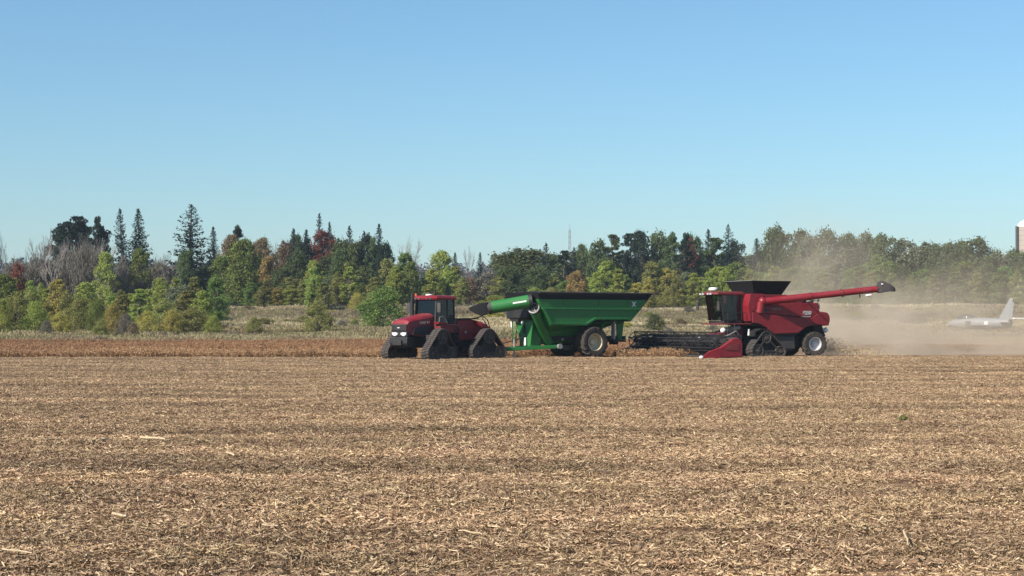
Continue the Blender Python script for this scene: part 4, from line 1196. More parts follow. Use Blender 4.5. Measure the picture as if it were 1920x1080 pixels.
    MB().box(-1.45, -1.02, -.5, .5, .62, 1.2).bar((-1.0, 0, .52), (-1.85, 0, .52), .18, .09).build('drawbar', M['dark'], root, R2, bevel=.02)
    MB().tube((-.55, 1.05, 1.2), (-.55, 1.05, 1.9), .03, n=6).build('tail_bracket', M['dark'], root, R2)
    text('CASE IH', root, .24, (.35, .755, 2.22), LEFT, M['decal_dim'], shear=0.15)
    return root
tractor()
c_, s_ = math.cos(math.pi + TA), math.sin(math.pi + TA)
driver((TRACTOR[0] + c_*-1.5, TRACTOR[1] + s_*-1.5, 2.56), math.pi + TA, 'driver in dark cap seated at the wheel inside the red tractor cab')

# ------------------------------------------------------------------ green grain cart
def cart():
    root = empty('grain_cart', (CART[0], CART[1], 0.0), math.pi + CA, (1.025,)*3)
    tag(root, 'green grain cart with black rolled tarp and folded unloading auger, hitched behind the tractor', 'grain cart')
    side = [(4.30, 3.60), (-4.06, 3.60), (-2.62, 2.24), (-2.45, 2.34), (.03, 2.34), (.70, 1.98), (3.36, 2.02), (4.22, 3.36)]
    hw = 1.75
    for sy in (1, -1): MB().prism_y(side, sy*(hw - .05), sy*hw).build('side_wall', M['green'], root, bevel=.012)
    MB().loft([(4.30, -hw + .05, 3.6), (4.30, hw - .05, 3.6), (4.22, hw - .05, 3.36), (4.22, -hw + .05, 3.36)], [(4.24, -hw + .05, 3.6), (4.24, hw - .05, 3.6), (4.16, hw - .05, 3.36), (4.16, -hw + .05, 3.36)]).build('front_wall_top', M['green'], root)
    MB().loft([(4.22, -hw + .05, 3.36), (4.22, hw - .05, 3.36), (3.36, hw - .05, 2.02), (3.36, -hw + .05, 2.02)], [(4.16, -hw + .05, 3.38), (4.16, hw - .05, 3.38), (3.30, hw - .05, 2.04), (3.30, -hw + .05, 2.04)]).build('front_wall', M['green'], root)
    MB().loft([(-4.06, -hw + .05, 3.6), (-4.06, hw - .05, 3.6), (-2.62, hw - .05, 2.24), (-2.62, -hw + .05, 2.24)], [(-4.0, -hw + .05, 3.6), (-4.0, hw - .05, 3.6), (-2.56, hw - .05, 2.26), (-2.56, -hw + .05, 2.26)]).build('rear_wall', M['green'], root)
    # hopper under the box
    MB().rings([[(-2.5, -1.68, 2.33), (3.34, -1.68, 2.0), (3.34, 1.68, 2.0), (-2.5, 1.68, 2.33)], [(-1.6, -.85, 1.95), (3.0, -.85, 1.66), (3.0, .85, 1.66), (-1.6, .85, 1.95)], [(.9, -.40, 1.0), (2.9, -.40, .85), (2.9, .40, .85), (.9, .40, 1.0)]]).build('hopper', M['green'], root, bevel=.02)
    for sy in (1, -1):
        y = sy*(hw + .035)
        r1 = MB().bar((4.05, y, 3.03), (-3.35, y, 3.03), .10, .10)
        r1.build('side_rib', M['green'], root, bevel=.012)
        r2 = MB()
        pp = [(3.96, 3.02), (3.32, 2.14), (.78, 2.10), (.10, 2.44), (-2.45, 2.44)]
        for a, b in zip(pp[:-1], pp[1:]): r2.bar((a[0], y + sy*.005, a[1]), (b[0], y + sy*.005, b[1]), .13, .12)
        r2.build('lower_rail', M['green'], root, bevel=.012)
        for x in (2.4, -.2, -2.4): MB().box(x - .03, x + .03, min(y, y - sy*.06), max(y, y - sy*.06) , 3.075, 3.55).build('wall_stiffener', M['green'], root)
        MB().box(-3.9, 4.28, min(sy*(hw-.06), sy*(hw+.03)), max(sy*(hw-.06), sy*(hw+.03)), 3.60, 3.98).build('rim_board', M['tarp'], root, bevel=.03)
    MB().loft([(4.25, -1.8, 3.6), (4.36, -1.8, 3.98), (4.36, 1.8, 3.98), (4.25, 1.8, 3.6)], [(4.19, -1.8, 3.6), (4.29, -1.8, 3.98), (4.29, 1.8, 3.98), (4.19, 1.8, 3.6)]).build('rim_board', M['tarp'], root)
    MB().loft([(-3.86, -1.8, 3.6), (-4.2, -1.8, 3.98), (-4.2, 1.8, 3.98), (-3.86, 1.8, 3.6)], [(-3.90, -1.8, 3.6), (-4.26, -1.8, 3.98), (-4.26, 1.8, 3.98), (-3.90, 1.8, 3.6)]).build('rim_board', M['tarp'], root)
    tp = MB()
    def arch(x, h): return [(x, -1.78, 3.97)] + [(x, 1.78*math.cos(math.pi - math.pi*k/8), 3.98 + h*math.sin(math.pi*k/8)) for k in range(1, 8)] + [(x, 1.78, 3.97)]
    tp.rings([arch(x, h) for x, h in ((4.34, .05), (3.6, .12), (2.4, .06), (1.2, .11), (0, .06), (-1.2, .10), (-2.4, .06), (-3.4, .10), (-4.22, .03))])
    tp.build('tarp', M['tarp'], root, smooth=50)
    MB().tube((4.3, 1.86, 4.0), (-4.3, 1.86, 4.0), .055, n=10).build('tarp_roller', M['darkgrey'], root, smooth=40)
    MB().bar((-4.26, 1.84, 4.0), (-3.2, 1.86, 2.9), .04, .04).build('tarp_crank', M['dark'], root)
    # running gear
    MB().box(-.04, .40, -1.5, 1.5, .78, 1.12).box(-3.0, 3.2, .55, .75, 1.10, 1.35).box(-3.0, 3.2, -.75, -.55, 1.10, 1.35).build('axle_frame', M['dark'], root, bevel=.02)
    for sy in (1, -1): tyre_wheel(root, (.18, sy*1.50, .99), .99, .92, .53, M['cream'], sy, 16)
    for sy in (1, -1):
        MB().bar((-.9, sy*1.35, 2.5), (-.9, sy*.8, 1.25), .12, .12).build('hopper_strut', M['green'], root)
        MB().box(-1.62, -1.50, sy*1.38 - .14, sy*1.38 + .14, 1.16, 2.5).build('rear_post', M['grey'], root)
        MB().prism_y([(-2.0, 2.5), (-2.62, 2.5), (-2.35, 1.0), (-2.05, 1.0)], sy*1.05, sy*1.15).build('rear_gusset', M['green'], root)
    MB().box(-2.5, -1.55, -1.2, 1.45, .98, 1.10).box(-2.75, -2.45, -.3, .3, .8, 1.1).build('rear_bumper', M['dark'], root, bevel=.02)
    for sy in (1, -1): MB().box(-2.53, -2.50, sy*1.0 - .1, sy*1.0 + .1, .985, 1.09).build('tail_lamp', M['orange'], root)
    # front: legs, tongue, ladder
    hx = 6.15
    for sy in (1, -1): MB().bar((hx, sy*.10, .55), (2.3, sy*1.0, .72), .18, .22).build('tongue_beam', M['green'], root, bevel=.02)
    MB().tube((2.3, 1.0, .72), (2.3, 1.22, .74), .16, n=14).build('beam_end', M['grey'], root)
    MB().box(hx - .05, hx + .35, -.12, .12, .45, .62).build('hitch', M['dark'], root, bevel=.02)
    MB().prism_y([(4.05, .70), (3.45, .70), (3.05, 2.22), (3.75, 2.30), (4.15, 2.05)], .55, .65).build('front_support', M['green'], root, bevel=.02)
    MB().prism_y([(4.05, .70), (3.45, .70), (3.05, 2.22), (3.75, 2.30), (4.15, 2.05)], -.65, -.55).build('front_support', M['green'], root, bevel=.02)
    MB().loft([(4.15, -.95, 2.30), (4.15, .95, 2.30), (4.12, .62, .75), (4.12, -.40, .75)], [(4.08, -.95, 2.30), (4.08, .95, 2.30), (4.05, .62, .75), (4.05, -.40, .75)]).build('front_plate', M['green'], root, bevel=.015)
    MB().box(4.16, 4.20, -.12, .10, 1.55, 2.05).build('plate_opening', M['black'], root)
    MB().box(4.20, 4.25, .12, .30, .80, 1.28).build('reflector', M['white'], root)
    MB().box(4.20, 4.24, -.20, .0, 2.12, 2.30).build('reflector', M['white'], root)
    ld = MB()
    for sy in (-1.15, -.75): ld.bar((4.25, sy, .9), (4.25, sy, 2.6), .04, .04)
    for k in range(6): ld.bar((4.25, -1.15, 1.0 + k*.28), (4.25, -.75, 1.0 + k*.28), .035, .035)
    ld.build('ladder', M['green'], root)
    MB().box(4.24, 4.30, -1.28, -1.18, 1.9, 2.3).build('marker_lamp', M['white'], root)
    MB().tube((5.1, .35, .1), (5.1, .35, 1.15), .06, n=10).box(5.0, 5.2, .25, .45, .06, .12).build('jack_stand', M['grey'], root)
    MB().path([(4.05, .2, 1.4), (4.7, .1, 1.15), (5.6, .0, .95), (6.4, .0, 1.0)], .03, 6).build('hydraulic_hoses', M['black'], root)
    # lower auger: from the sump up the near front corner
    MB().tube((2.7, .5, .95), (4.28, 1.36, 2.85), .30, n=20).build('lower_auger', M['green'], root, smooth=40)
    MB().box(3.55, 4.5, -1.5, .9, 2.42, 3.05).build('gearbox_guard', M['black'], root, bevel=.06)
    fl = MB()
    ax = (Vector((4.28, 1.36, 2.85)) - Vector((2.7, .5, .95))).normalized()
    c = Vector((4.36, 1.40, 3.02)); nrm = (ax + Vector((.6, .6, 0))).normalized()
    fl.tube(c - nrm*.05, c + nrm*.05, .36, n=20)
    fo = fl.build('auger_joint', M['black'], root, smooth=40)
    rg_ = MB()
    u = nrm.orthogonal().normalized(); w = nrm.cross(u)
    pts = [c + nrm*.06 + (u*math.cos(k*math.pi/8) + w*math.sin(k*math.pi/8))*.32 for k in range(17)]
    rg_.path(pts, .05, 6); rg_.path([c + nrm*.07 - u*.3, c + nrm*.07 + u*.3], .03, 6); rg_.path([c + nrm*.07 - w*.3, c + nrm*.07 + w*.3], .03, 6)
    rg_.build('joint_ring', M['grey'], fo)
    a = Vector((4.62, 1.22, 3.46)); d = Vector((.84, -.545, -.165)).normalized()
    b = a + d*2.3
    up = MB().tube(a, b, .40, .375, n=24).build('upper_auger', M['green'], root, smooth=40)
    MB().tube(a - d*.22, a, .44, .42, n=24).build('auger_mouth', M['black'], up, smooth=40)
    MB().tube(b - d*.02, b + d*.22, .39, .39, n=20).build('auger_collar', M['darkgrey'], up, smooth=40)
    t0 = b + d*.2; side_ = Vector((.545, .84, 0)).normalized(); upv = Vector((0, 0, 1))
    def rg2(p, h, dz, w): return [p + side_*w + upv*(h + dz), p - side_*w + upv*(h + dz), p - side_*w + upv*(-h + dz), p + side_*w + upv*(-h + dz)]
    MB().rings([rg2(t0, .36, 0, .34), rg2(t0 + d*.35, .40, -.02, .36), rg2(t0 + d*.75, .27, .05, .30), rg2(t0 + d*1.15, .06, .16, .22)]).build('discharge_boot', M['tarp'], up, smooth=60, bevel=.03)
    # white stripe on the camera side of the tube
    sd = Vector((.545, .84, 0)).normalized()
    pA, pB = a + d*.15, a + d*.98
    off = (sd*.93 + upv*.10)*.415
    MB().loft([pA + off + upv*.05, pB + off + upv*.05, pB + off - upv*.05, pA + off - upv*.05], [pA + off*1.03 + upv*.05, pB + off*1.03 + upv*.05, pB + off*1.03 - upv*.05, pA + off*1.03 - upv*.05]).build('stripe', M['decal'], up)
    MB().path([(4.35, 1.0, 2.7), (4.6, .95, 3.0), (4.75, .9, 3.3)], .05, 8).build('fold_cylinder', M['grey'], root)
    # folded-auger end bracket seen under the tube
    MB().prism_x([(-1.2, 2.3), (-.3, 2.2), (-.1, 3.2), (-1.3, 3.2)], 4.3, 4.42).build('auger_cradle', M['black'], root)
    for x in (2.0, .9): MB().tube((x, 1.0, 1.15), (x + .1, 1.15, 1.15), .06, n=10).build('grease_cap', M['grey'], root)
    text('X', root, .42, (-2.88, hw + .012, 3.31), LEFT, M['decal'], 'emblem', bold=.012)
    return root
cart()

# ------------------------------------------------------------------ red combine harvester
def combine():
    root = empty('combine_harvester', (COMB[0], COMB[1], 0.0), math.pi + HA, (1.045,)*3)
    tag(root, 'red combine harvester with unloading auger swung out, cutting beans beside the dust cloud', 'combine harvester')
    I = Matrix.Identity(4)
    # chassis and dark inner body
    core = [(.95, 2.0), (.95, 3.0), (.1, 3.2), (-1.2, 3.3), (-3.7, 3.3), (-3.95, 2.75), (-4.45, 2.6), (-4.5, 1.95), (-3.1, 1.9), (-2.3, 1.35), (-.4, 1.3), (.2, 1.9)]
    MB().prism_y(core, -1.48, 1.48).build('body_core', M['dark'], root, bevel=.03)
    MB().box(-3.9, .9, -.75, .75, .75, 1.35).box(-.25, .25, -1.3, 1.3, .72, 1.05).box(-3.75, -3.45, -1.25, 1.25, .62, .92).build('chassis', M['dark'], root, bevel=.03)
    lower = [(.95, 2.13), (.95, 2.80), (-.10, 2.66), (-3.1, 2.42), (-3.62, 2.02), (-3.0, 1.90), (-2.37, 1.50), (-.44, 1.43), (-.07, 1.83), (.44, 2.07)]
    upper = [(.95, 2.83), (.11, 3.15), (-1.17, 3.32), (-3.83, 3.38), (-4.0, 2.82), (-3.3, 2.45), (-3.13, 2.45), (-.10, 2.69)]
    shroud = [(-4.02, 2.84), (-4.55, 2.78), (-4.72, 2.60), (-4.76, 2.30), (-4.66, 1.95), (-3.66, 2.0), (-3.14, 2.42), (-3.32, 2.42)]
    for sy in (1, -1):
        MB().prism_y(lower, sy*1.50, sy*1.62).build('lower_side_panel', M['red'], root, bevel=.03)
        MB().prism_y(upper, sy*1.49, sy*1.58).build('upper_side_panel', M['red'], root, bevel=.03)
        MB().prism_y(shroud, sy*.0 + sy*.02, sy*1.60).build('rear_shroud', M['red'], root, bevel=.06)
        MB().prism_y([(.35, 2.93), (-.10, 2.98), (-.32, 2.82), (.40, 2.80)], sy*1.585, sy*1.60).build('vent', M['grille'], root)
        # corner box behind the cab
        MB().prism_y([(1.12, 2.22), (.95, 2.22), (.95, 2.86), (.12, 3.16), (.12, 3.92), (1.06, 3.92), (1.22, 3.2)], sy*.80, sy*1.58).build('corner_panel', M['red'], root, bevel=.03)
        MB().box(-2.25, -.60, sy*1.1, sy*1.45, .50, 1.30).build('side_box', M['darkgrey'], root, bevel=.04)
    MB().box(-3.7, -.2, -1.35, 1.35, 3.3, 3.46).build('engine_deck', M['red_dull'], root, bevel=.03)
    MB().tube((-3.3, .9, 3.44), (-3.3, .9, 3.9), .12, n=12).tube((-3.55, .3, 3.44), (-3.55, .3, 3.75), .2, n=14).build('air_intake', M['darkgrey'], root, smooth=40)
    MB().path([(-3.75, 1.4, 2.9), (-3.95, 1.45, 3.3), (-3.95, 1.45, 3.75), (-2.6, 1.45, 3.75), (-2.6, 1.45, 3.45)], .025, 6).path([(-3.95, 1.45, 3.55), (-2.6, 1.45, 3.55)], .02, 6).build('deck_rail', M['dark'], root)
    MB().tube((-3.98, 1.35, 3.62), (-4.04, 1.35, 3.62), .15, n=14).box(-4.05, -3.97, 1.2, 1.5, 3.0, 3.35).build('rear_lamp', M['grey'], root)
    MB().path([(-4.1, 1.1, 3.4), (-4.15, 1.1, 2.8)], .03, 6).path([(-4.1, .8, 3.4), (-4.15, .8, 2.8)], .03, 6).build('rear_ladder', M['grey'], root)
    # grain tank extension
    tk = MB()
    bot = [(.55, -1.15, 3.86), (.55, 1.15, 3.86), (-1.45, 1.15, 3.86), (-1.45, -1.15, 3.86)]
    top = [(.92, -1.55, 4.72), (.92, 1.55, 4.72), (-1.92, 1.55, 4.72), (-1.92, -1.55, 4.72)]
    ib = [(.50, -1.10, 3.86), (.50, 1.10, 3.86), (-1.40, 1.10, 3.86), (-1.40, -1.10, 3.86)]
    it = [(.87, -1.50, 4.72), (.87, 1.50, 4.72), (-1.87, 1.50, 4.72), (-1.87, -1.50, 4.72)]
    tk.rings([ib, bot, top, it, ib], caps=False)
    tk.build('grain_tank_extension', M['tarp'], root)
    MB().box(-1.7, .85, -1.40, 1.40, 3.2, 3.88).build('grain_tank', M['red_dull'], root, bevel=.03)
    MB().box(.5, .95, -1.54, 1.54, 4.725, 4.75).build('tank_lip', M['grey'], root)
    # unloading auger
    d = Vector((-.914, .407, .11)).normalized()
    a = Vector((.12, 1.62, 3.44)); b = a + d*7.05
    el = MB().tube((.38, 1.52, 2.75), (.30, 1.58, 3.40), .27, .25, n=18).ball((.20, 1.60, 3.44), .29, 16, 9).build('auger_elbow', M['red'], root, smooth=50)
    ag = MB().tube(a, a + d*2.9, .235, .225, n=22).tube(a + d*2.9, b, .205, .20, n=22).build('unloading_auger', M['red'], root, smooth=40)
    for q in (2.85, 4.8): MB().tube(a + d*q, a + d*(q + .10), .255, n=22).build('auger_flange', M['red_dull'], ag, smooth=40)
    MB().tube(b - d*.02, b + d*.16, .25, n=18).build('auger_collar', M['dark'], ag, smooth=40)
    sd = Vector((.407, .914, 0)).normalized(); up = Vector((0, 0, 1))
    def rg2(p, t_, bt, w): return [p + sd*w + up*t_, p - sd*w + up*t_, p - sd*w + up*bt, p + sd*w + up*bt]
    MB().rings([rg2(b + d*.02, .42, -.20, .24), rg2(b + d*.22, .50, -.26, .26), rg2(b + d*.75, .22, -.22, .24), rg2(b + d*1.0, .02, -.26, .20)]).build('spout', M['darkgrey'], ag, bevel=.03)
    MB().tube(b + d*.95 - up*.14, b + d*1.08 - up*.14, .13, n=12).build('spout_lip', M['black'], ag)
    MB().box(-.06, .06, -.02, .02, -.05, .05).build('spout_marker', M['white'], ag, Matrix.Translation(b + d*.24 + up*.28 + sd*.275))
    MB().tube(b - d*.75 - up*.33, b - d*.40 - up*.31, .085, n=12).build('auger_lamp', M['white'], ag)
    MB().bar(b - d*1.1 - up*.2, b - d*1.1 - up*.42, .05, .05).build('auger_bracket', M['dark'], ag)
    MB().bar((-3.1, 1.35, 3.4), (-3.0, 2.4, 3.5), .06, .06).build('auger_rest', M['dark'], root)
    # cab
    x0, x1, hw, z0, z1 = 1.24, 2.85, .86, 2.26, 3.82
    plan = [(x0, -hw), (x1 - .35, -hw), (x1, -hw*.52), (x1, hw*.52), (x1 - .35, hw), (x0, hw)]
    def up_(q, z, g=0.0): return [(x + (.24*(z - z0)/(z1 - z0) if x > x0 else 0), y, z) for x, y in q]
    MB().loft(up_(plan, z0), up_([(x, y) for x, y in plan], z0 - .16)).build('cab_floor', M['black'], root)
    b0, b1 = up_(plan, z0 + .02), up_(plan, z1)
    names = ['side_window', 'windshield_corner', 'windshield', 'windshield_corner', 'side_window', None]
    for k in range(5):
        p, q, r_, s2 = Vector(b0[k]), Vector(b0[k+1]), Vector(b1[k+1]), Vector(b1[k])
        nn = (q - p).cross(s2 - p).normalized()*-.012
        MB().loft([p, q, r_, s2], [v + nn for v in (p, q, r_, s2)]).build(names[k], M['glass'], root)
    for k in range(6):
        if k in (2, 3): continue
        MB().bar(Vector(b0[k]), Vector(b1[k]), .09, .09).build('cab_pillar', M['black'], root)
    MB().bar((x0 + .62, hw + .005, z0), (x0 + .68, hw + .005, z1), .06, .05).build('door_post', M['black'], root)
    MB().box(x0 - .08, x0 - .02, -hw, hw, z0, z1).build('cab_back', M['black'], root)
    def roofring(g, z): return [(x0 - .12 - g, -hw - .06 - g), (x1 + .12 + g, -hw - .06 - g), (x1 + .42 + g, -hw*.55), (x1 + .42 + g, hw*.55), (x1 + .12 + g, hw + .06 + g), (x0 - .12 - g, hw + .06 + g)], z
    rr = [[(x, y, z) for x, y in roofring(g, 0)[0]] for g, z in ((-.04, z1), (.03, z1 + .06), (.02, z1 + .17), (-.12, z1 + .24))]
    rf = MB().rings(rr).build('cab_roof', M['red_dull'], root, smooth=30)
    for y in (-.62, -.3, .3, .62): MB().box(x1 + .44, x1 + .50, y - .09, y + .09, z1 + .04, z1 + .15).build('work_light', M['silver'], rf)
    MB().lathe_z([(.05, z1 + .22), (.05, z1 + .32), (.27, z1 + .33), (.28, z1 + .43), (.22, z1 + .49), (.02, z1 + .50)], 2.75, -.05, 18).build('satellite_receiver', M['white'], rf, smooth=50)
    MB().box(1.9, 2.35, -.26, .26, 2.5, 2.66).box(1.8, 1.93, -.25, .25, 2.62, 3.3).box(2.0, 2.2, -.12, .12, 2.25, 2.5).build('seat', M['seat'], root, bevel=.05)
    sw = MB().tube((2.85, 0, 2.3), (2.68, 0, 2.9), .05, n=8)
    sw.path([(2.66 + .09*math.cos(q*math.pi/8), .19*math.sin(q*math.pi/8), 2.93 + .15*math.cos(q*math.pi/8)) for q in range(17)], .016, 6)
    sw.build('steering_wheel', M['black'], root)
    # platform, rail, ladder, mirrors
    MB().box(.95, 3.0, -1.0, 1.50, 2.02, 2.10).build('platform', M['red_dull'], root, bevel=.015)
    MB().path([(1.3, 1.46, 2.1), (1.3, 1.46, 2.75), (2.6, 1.46, 2.75), (2.6, 1.46, 2.1)], .02, 6).build('platform_rail', M['black'], root)
    ld = MB()
    for x in (2.15, 2.6): ld.bar((x, 1.5, 2.05), (x + .15, 1.62, .75), .04, .06)
    for k in range(5): ld.bar((2.17 + k*.03, 1.51 + .024*k, 1.85 - k*.25), (2.62 + k*.03, 1.51 + .024*k, 1.85 - k*.25), .04, .14)
    ld.build('ladder', M['dark'], root)
    for sy in (1, -1):
        mi = MB().path([(x1 + .1, sy*hw, 3.7), (x1 + .30, sy*(hw + .42), 3.6), (x1 + .30, sy*(hw + .42), 3.0)], .018, 6)
        mi.box(x1 + .27, x1 + .34, sy*(hw + .30), sy*(hw + .55), 2.9, 3.45)
        mi.build('mirror', M['darkgrey'], root)
    MB().tube((2.72, 1.15, 1.68), (1.60, 1.15, 1.85), .16, .13, n=16).build('air_duct', M['grey'], root, smooth=40)
    MB().ball((2.76, 1.15, 1.66), .17, 14, 8).build('air_duct_cap', M['white'], root, smooth=50)
    MB().box(1.03, 1.10, 1.30, 1.42, 1.35, 1.75).build('front_reflector', M['white'], root)
    # feeder house
    MB().loft([(1.0, -.65, 1.15), (1.0, .65, 1.15), (1.0, .65, 2.0), (1.0, -.65, 2.0)], [(4.0, -.75, .34), (4.0, .75, .34), (4.0, .75, 1.05), (4.0, -.75, 1.05)]).build('feeder_house', M['red_dull'], root, bevel=.03)
    # tracks and rear wheels
    circ = [(.18, 1.22, .36), (.78, .42, .40), (-.82, .36, .34)]
    frm = [(-.8, .32), (.75, .36), (.7, .6), (.35, 1.25), (.0, 1.25), (-.7, .5)]
    for sy in (1, -1): track_unit(root, I, circ, sy*1.64 - .40, sy*1.64 + .40, ((-.32, .22), (.02, .22), (.32, .22)), 0.20, frm)
    for sy in (1, -1):
        arc = [(1.06, 1.30), (1.0, 1.62), (.55, 1.78), (.0, 1.72), (-.5, 1.36), (-.48, 1.31), (.0, 1.66), (.55, 1.72), (.95, 1.57), (1.0, 1.30)]
        MB().prism_y(arc, sy*1.20, sy*2.02).build('mudguard', M['black'], root)
    for sy in (1, -1): tyre_wheel(root, (-3.6, sy*1.46, .81), .81, .60, .42, M['silver'], sy, 16, steer=R(-8))
    # straw chopper and spreader
    MB().prism_y([(-3.9, 2.0), (-4.5, 1.95), (-4.75, 1.3), (-4.4, 1.0), (-3.95, 1.2)], -1.1, 1.1).build('straw_chopper', M['dark'], root, bevel=.03)
    MB().tube((-4.55, 1.28, 1.75), (-4.70, 1.28, 1.60), .15, n=14).build('tail_reflector', M['white'], root)
    text('8250', root, .31, (-3.02, 1.60, 2.74), LEFT, M['silver'], shear=0.2, bold=.012)
    text('AXIAL-FLOW', root, .12, (-2.95, 1.60, 2.51), LEFT, M['silver'], shear=0.2)
    text('CASE IH', root, .2, (-.75, 1.595, 2.98), LEFT, M['decal_dim'], shear=0.1)
    return root
combine()
c_, s_ = math.cos(math.pi + HA)*1.045, math.sin(math.pi + HA)*1.045
driver((COMB[0] + c_*2.1, COMB[1] + s_*2.1, 2.74*1.045), math.pi + HA, 'driver in dark cap seated inside the red harvester cab')

# ------------------------------------------------------------------ grain header with its reel (carried by the harvester, lifts off as a unit)
def header():
    F_ = Vector((-math.cos(HA), -math.sin(HA)))*0.78
    root = empty('grain_header', (COMB[0] + F_.x, COMB[1] + F_.y, 0.0), math.pi + HA, (1.045,)*3)
    tag(root, 'wide cutting header with black tined reel and red near-end divider on the harvester front', 'header')
    hw = 5.3
    MB().prism_y([(3.28, .25), (3.42, .25), (3.50, 1.10), (3.36, 1.30), (3.22, 1.25)], -hw, hw).build('back_sheet', M['dark'], root)
    MB().tube((3.30, -hw, 1.32), (3.30, hw, 1.32), .10, n=12).build('top_beam', M['dark'], root, smooth=40)
    MB().prism_y([(3.40, .16), (4.95, .10), (5.05, .14), (4.9, .20), (3.42, .30)], -hw, hw).build('platform', M['darkgrey'], root)
    au = MB().tube((3.95, -hw + .1, .62), (3.95, hw - .1, .62), .18, n=14)
    for sgn in (1, -1):
        pr = None
        for k in range(0, 150):
            y = sgn*(hw - .15 - k*.032); an = sgn*k*.42
            p0 = Vector((3.95 + .18*math.cos(an), y, .62 + .18*math.sin(an))); p1 = Vector((3.95 + .30*math.cos(an), y, .62 + .30*math.sin(an)))
            if pr: au.add([pr[0], pr[1], p1, p0], [(0, 1, 2, 3)])
            pr = (p0, p1)
    au.build('cross_auger', M['dark'], root)
    kn = MB()
    for k in range(140):
        y = -hw + .06 + k*(2*hw - .12)/139
        kn.add([(5.0, y - .03, .13), (5.0, y + .03, .13), (5.14, y, .12), (5.0, y, .16)], [(0, 1, 2), (0, 2, 3), (1, 3, 2)])
    kn.build('knife_guards', M['dark'], root)
    # reel
    cx, cz, rr = 4.75, 1.02, .56
    MB().tube((cx, -hw + .2, cz), (cx, hw - .2, cz), .085, n=12).build('reel_shaft', M['dark'], root, smooth=40)
    for k in range(6):
        an = k*math.pi/3 + .35
        bx_, bz_ = cx + rr*math.cos(an), cz + rr*math.sin(an)
        bt = MB().tube((bx_, -hw + .22, bz_), (bx_, hw - .22, bz_), .035, n=8)
        n_t = 62
        for j in range(n_t):
            y = -hw + .3 + j*(2*hw - .6)/(n_t - 1)
            bt.bar((bx_, y, bz_), (bx_ - .07, y, bz_ - .27), .022, .022)
        bt.build('reel_bat', M['black'], root)
    for y in np.linspace(-hw + .25, hw - .25, 7):
        sp = MB()
        for k in range(6):
            an = k*math.pi/3 + .35; an2 = an + math.pi/3
            sp.bar((cx, y, cz), (cx + rr*math.cos(an), y, cz + rr*math.sin(an)), .05, .05)
            sp.bar((cx + rr*math.cos(an), y, cz + rr*math.sin(an)), (cx + rr*math.cos(an2), y, cz + rr*math.sin(an2)), .04, .04)
        sp.tube((cx, y - .04, cz), (cx, y + .04, cz), .16, n=12)
        sp.build('reel_spider', M['dark'], root)
    for y in (-hw + .05, 0.0, hw - .05):
        ar = MB().bar((3.3, y, 1.40), (cx + .1, y, cz + .22), .09, .12).bar((3.6, y, .8), (4.3, y, 1.2), .06, .06)
        ar.build('reel_arm', M['dark'], root)
    for y in (-3.9, 2.9): MB().tube((cx - .1, y - .09, cz + .18), (cx - .1, y + .09, cz + .18), .10, n=12).build('reel_hub_cover', M['grey'], root)
    # end dividers
    for sy in (1, -1):
        y0, y1 = sy*hw, sy*(hw + .30)
        sh = [(3.35, .12), (3.35, .98), (3.62, 1.24), (3.95, 1.20), (4.85, .66), (4.95, .10)]
        mt = M['red'] if sy > 0 else M['dark']
        MB().prism_y(sh, y0, y1).build('end_shield', mt, root, bevel=.04)
        yc = (y0 + y1)/2
        MB().rings([[(4.85, y0, .66), (4.85, y1, .66), (4.93, y1, .06), (4.93, y0, .06)], [(5.5, yc - .11, .46), (5.5, yc + .11, .46), (5.55, yc + .11, .05), (5.55, yc - .11, .05)], [(6.02, yc - .03, .14), (6.02, yc + .03, .14), (6.02, yc + .03, .06), (6.02, yc - .03, .06)]]).build('divider_nose', mt, root, smooth=30)
        MB().ball((6.04, yc, .12), (.13, .10, .10), 12, 7).build('divider_tip', M['white'] if sy > 0 else M['dark'], root, smooth=60)
        MB().prism_y([(3.6, .5), (3.6, .92), (4.2, .80), (4.5, .55)], y1 if sy > 0 else y1 - .03, y1 + .03 if sy > 0 else y1).build('shield_recess', M['red_dull'] if sy > 0 else M['dark'], root)
    MB().path([(3.3, 5.1, 1.42), (3.5, 5.15, 1.65), (4.2, 5.2, 1.35), (4.6, 5.2, 1.15)], .03, 6).build('hydraulic_hose', M['grey'], root)
    return root
header()

# ------------------------------------------------------------------ parked jet and neighbour, silo, mast
M['jetgrey'] = pmat('aircraft_grey', (0.20, 0.215, 0.225), 0.5, metal=0.0, dust=0.1)
M['jetdark'] = pmat('scorched_metal', (0.05, 0.045, 0.05), 0.6, dust=0.05)
M['concrete'] = pmat('silo_concrete', (0.33, 0.28, 0.235), 0.85, dust=0.0, var=0.1, scale=0.6)
M['canopy'] = glass_mat('canopy_glass', (0.4, 0.45, 0.5), 0.1)

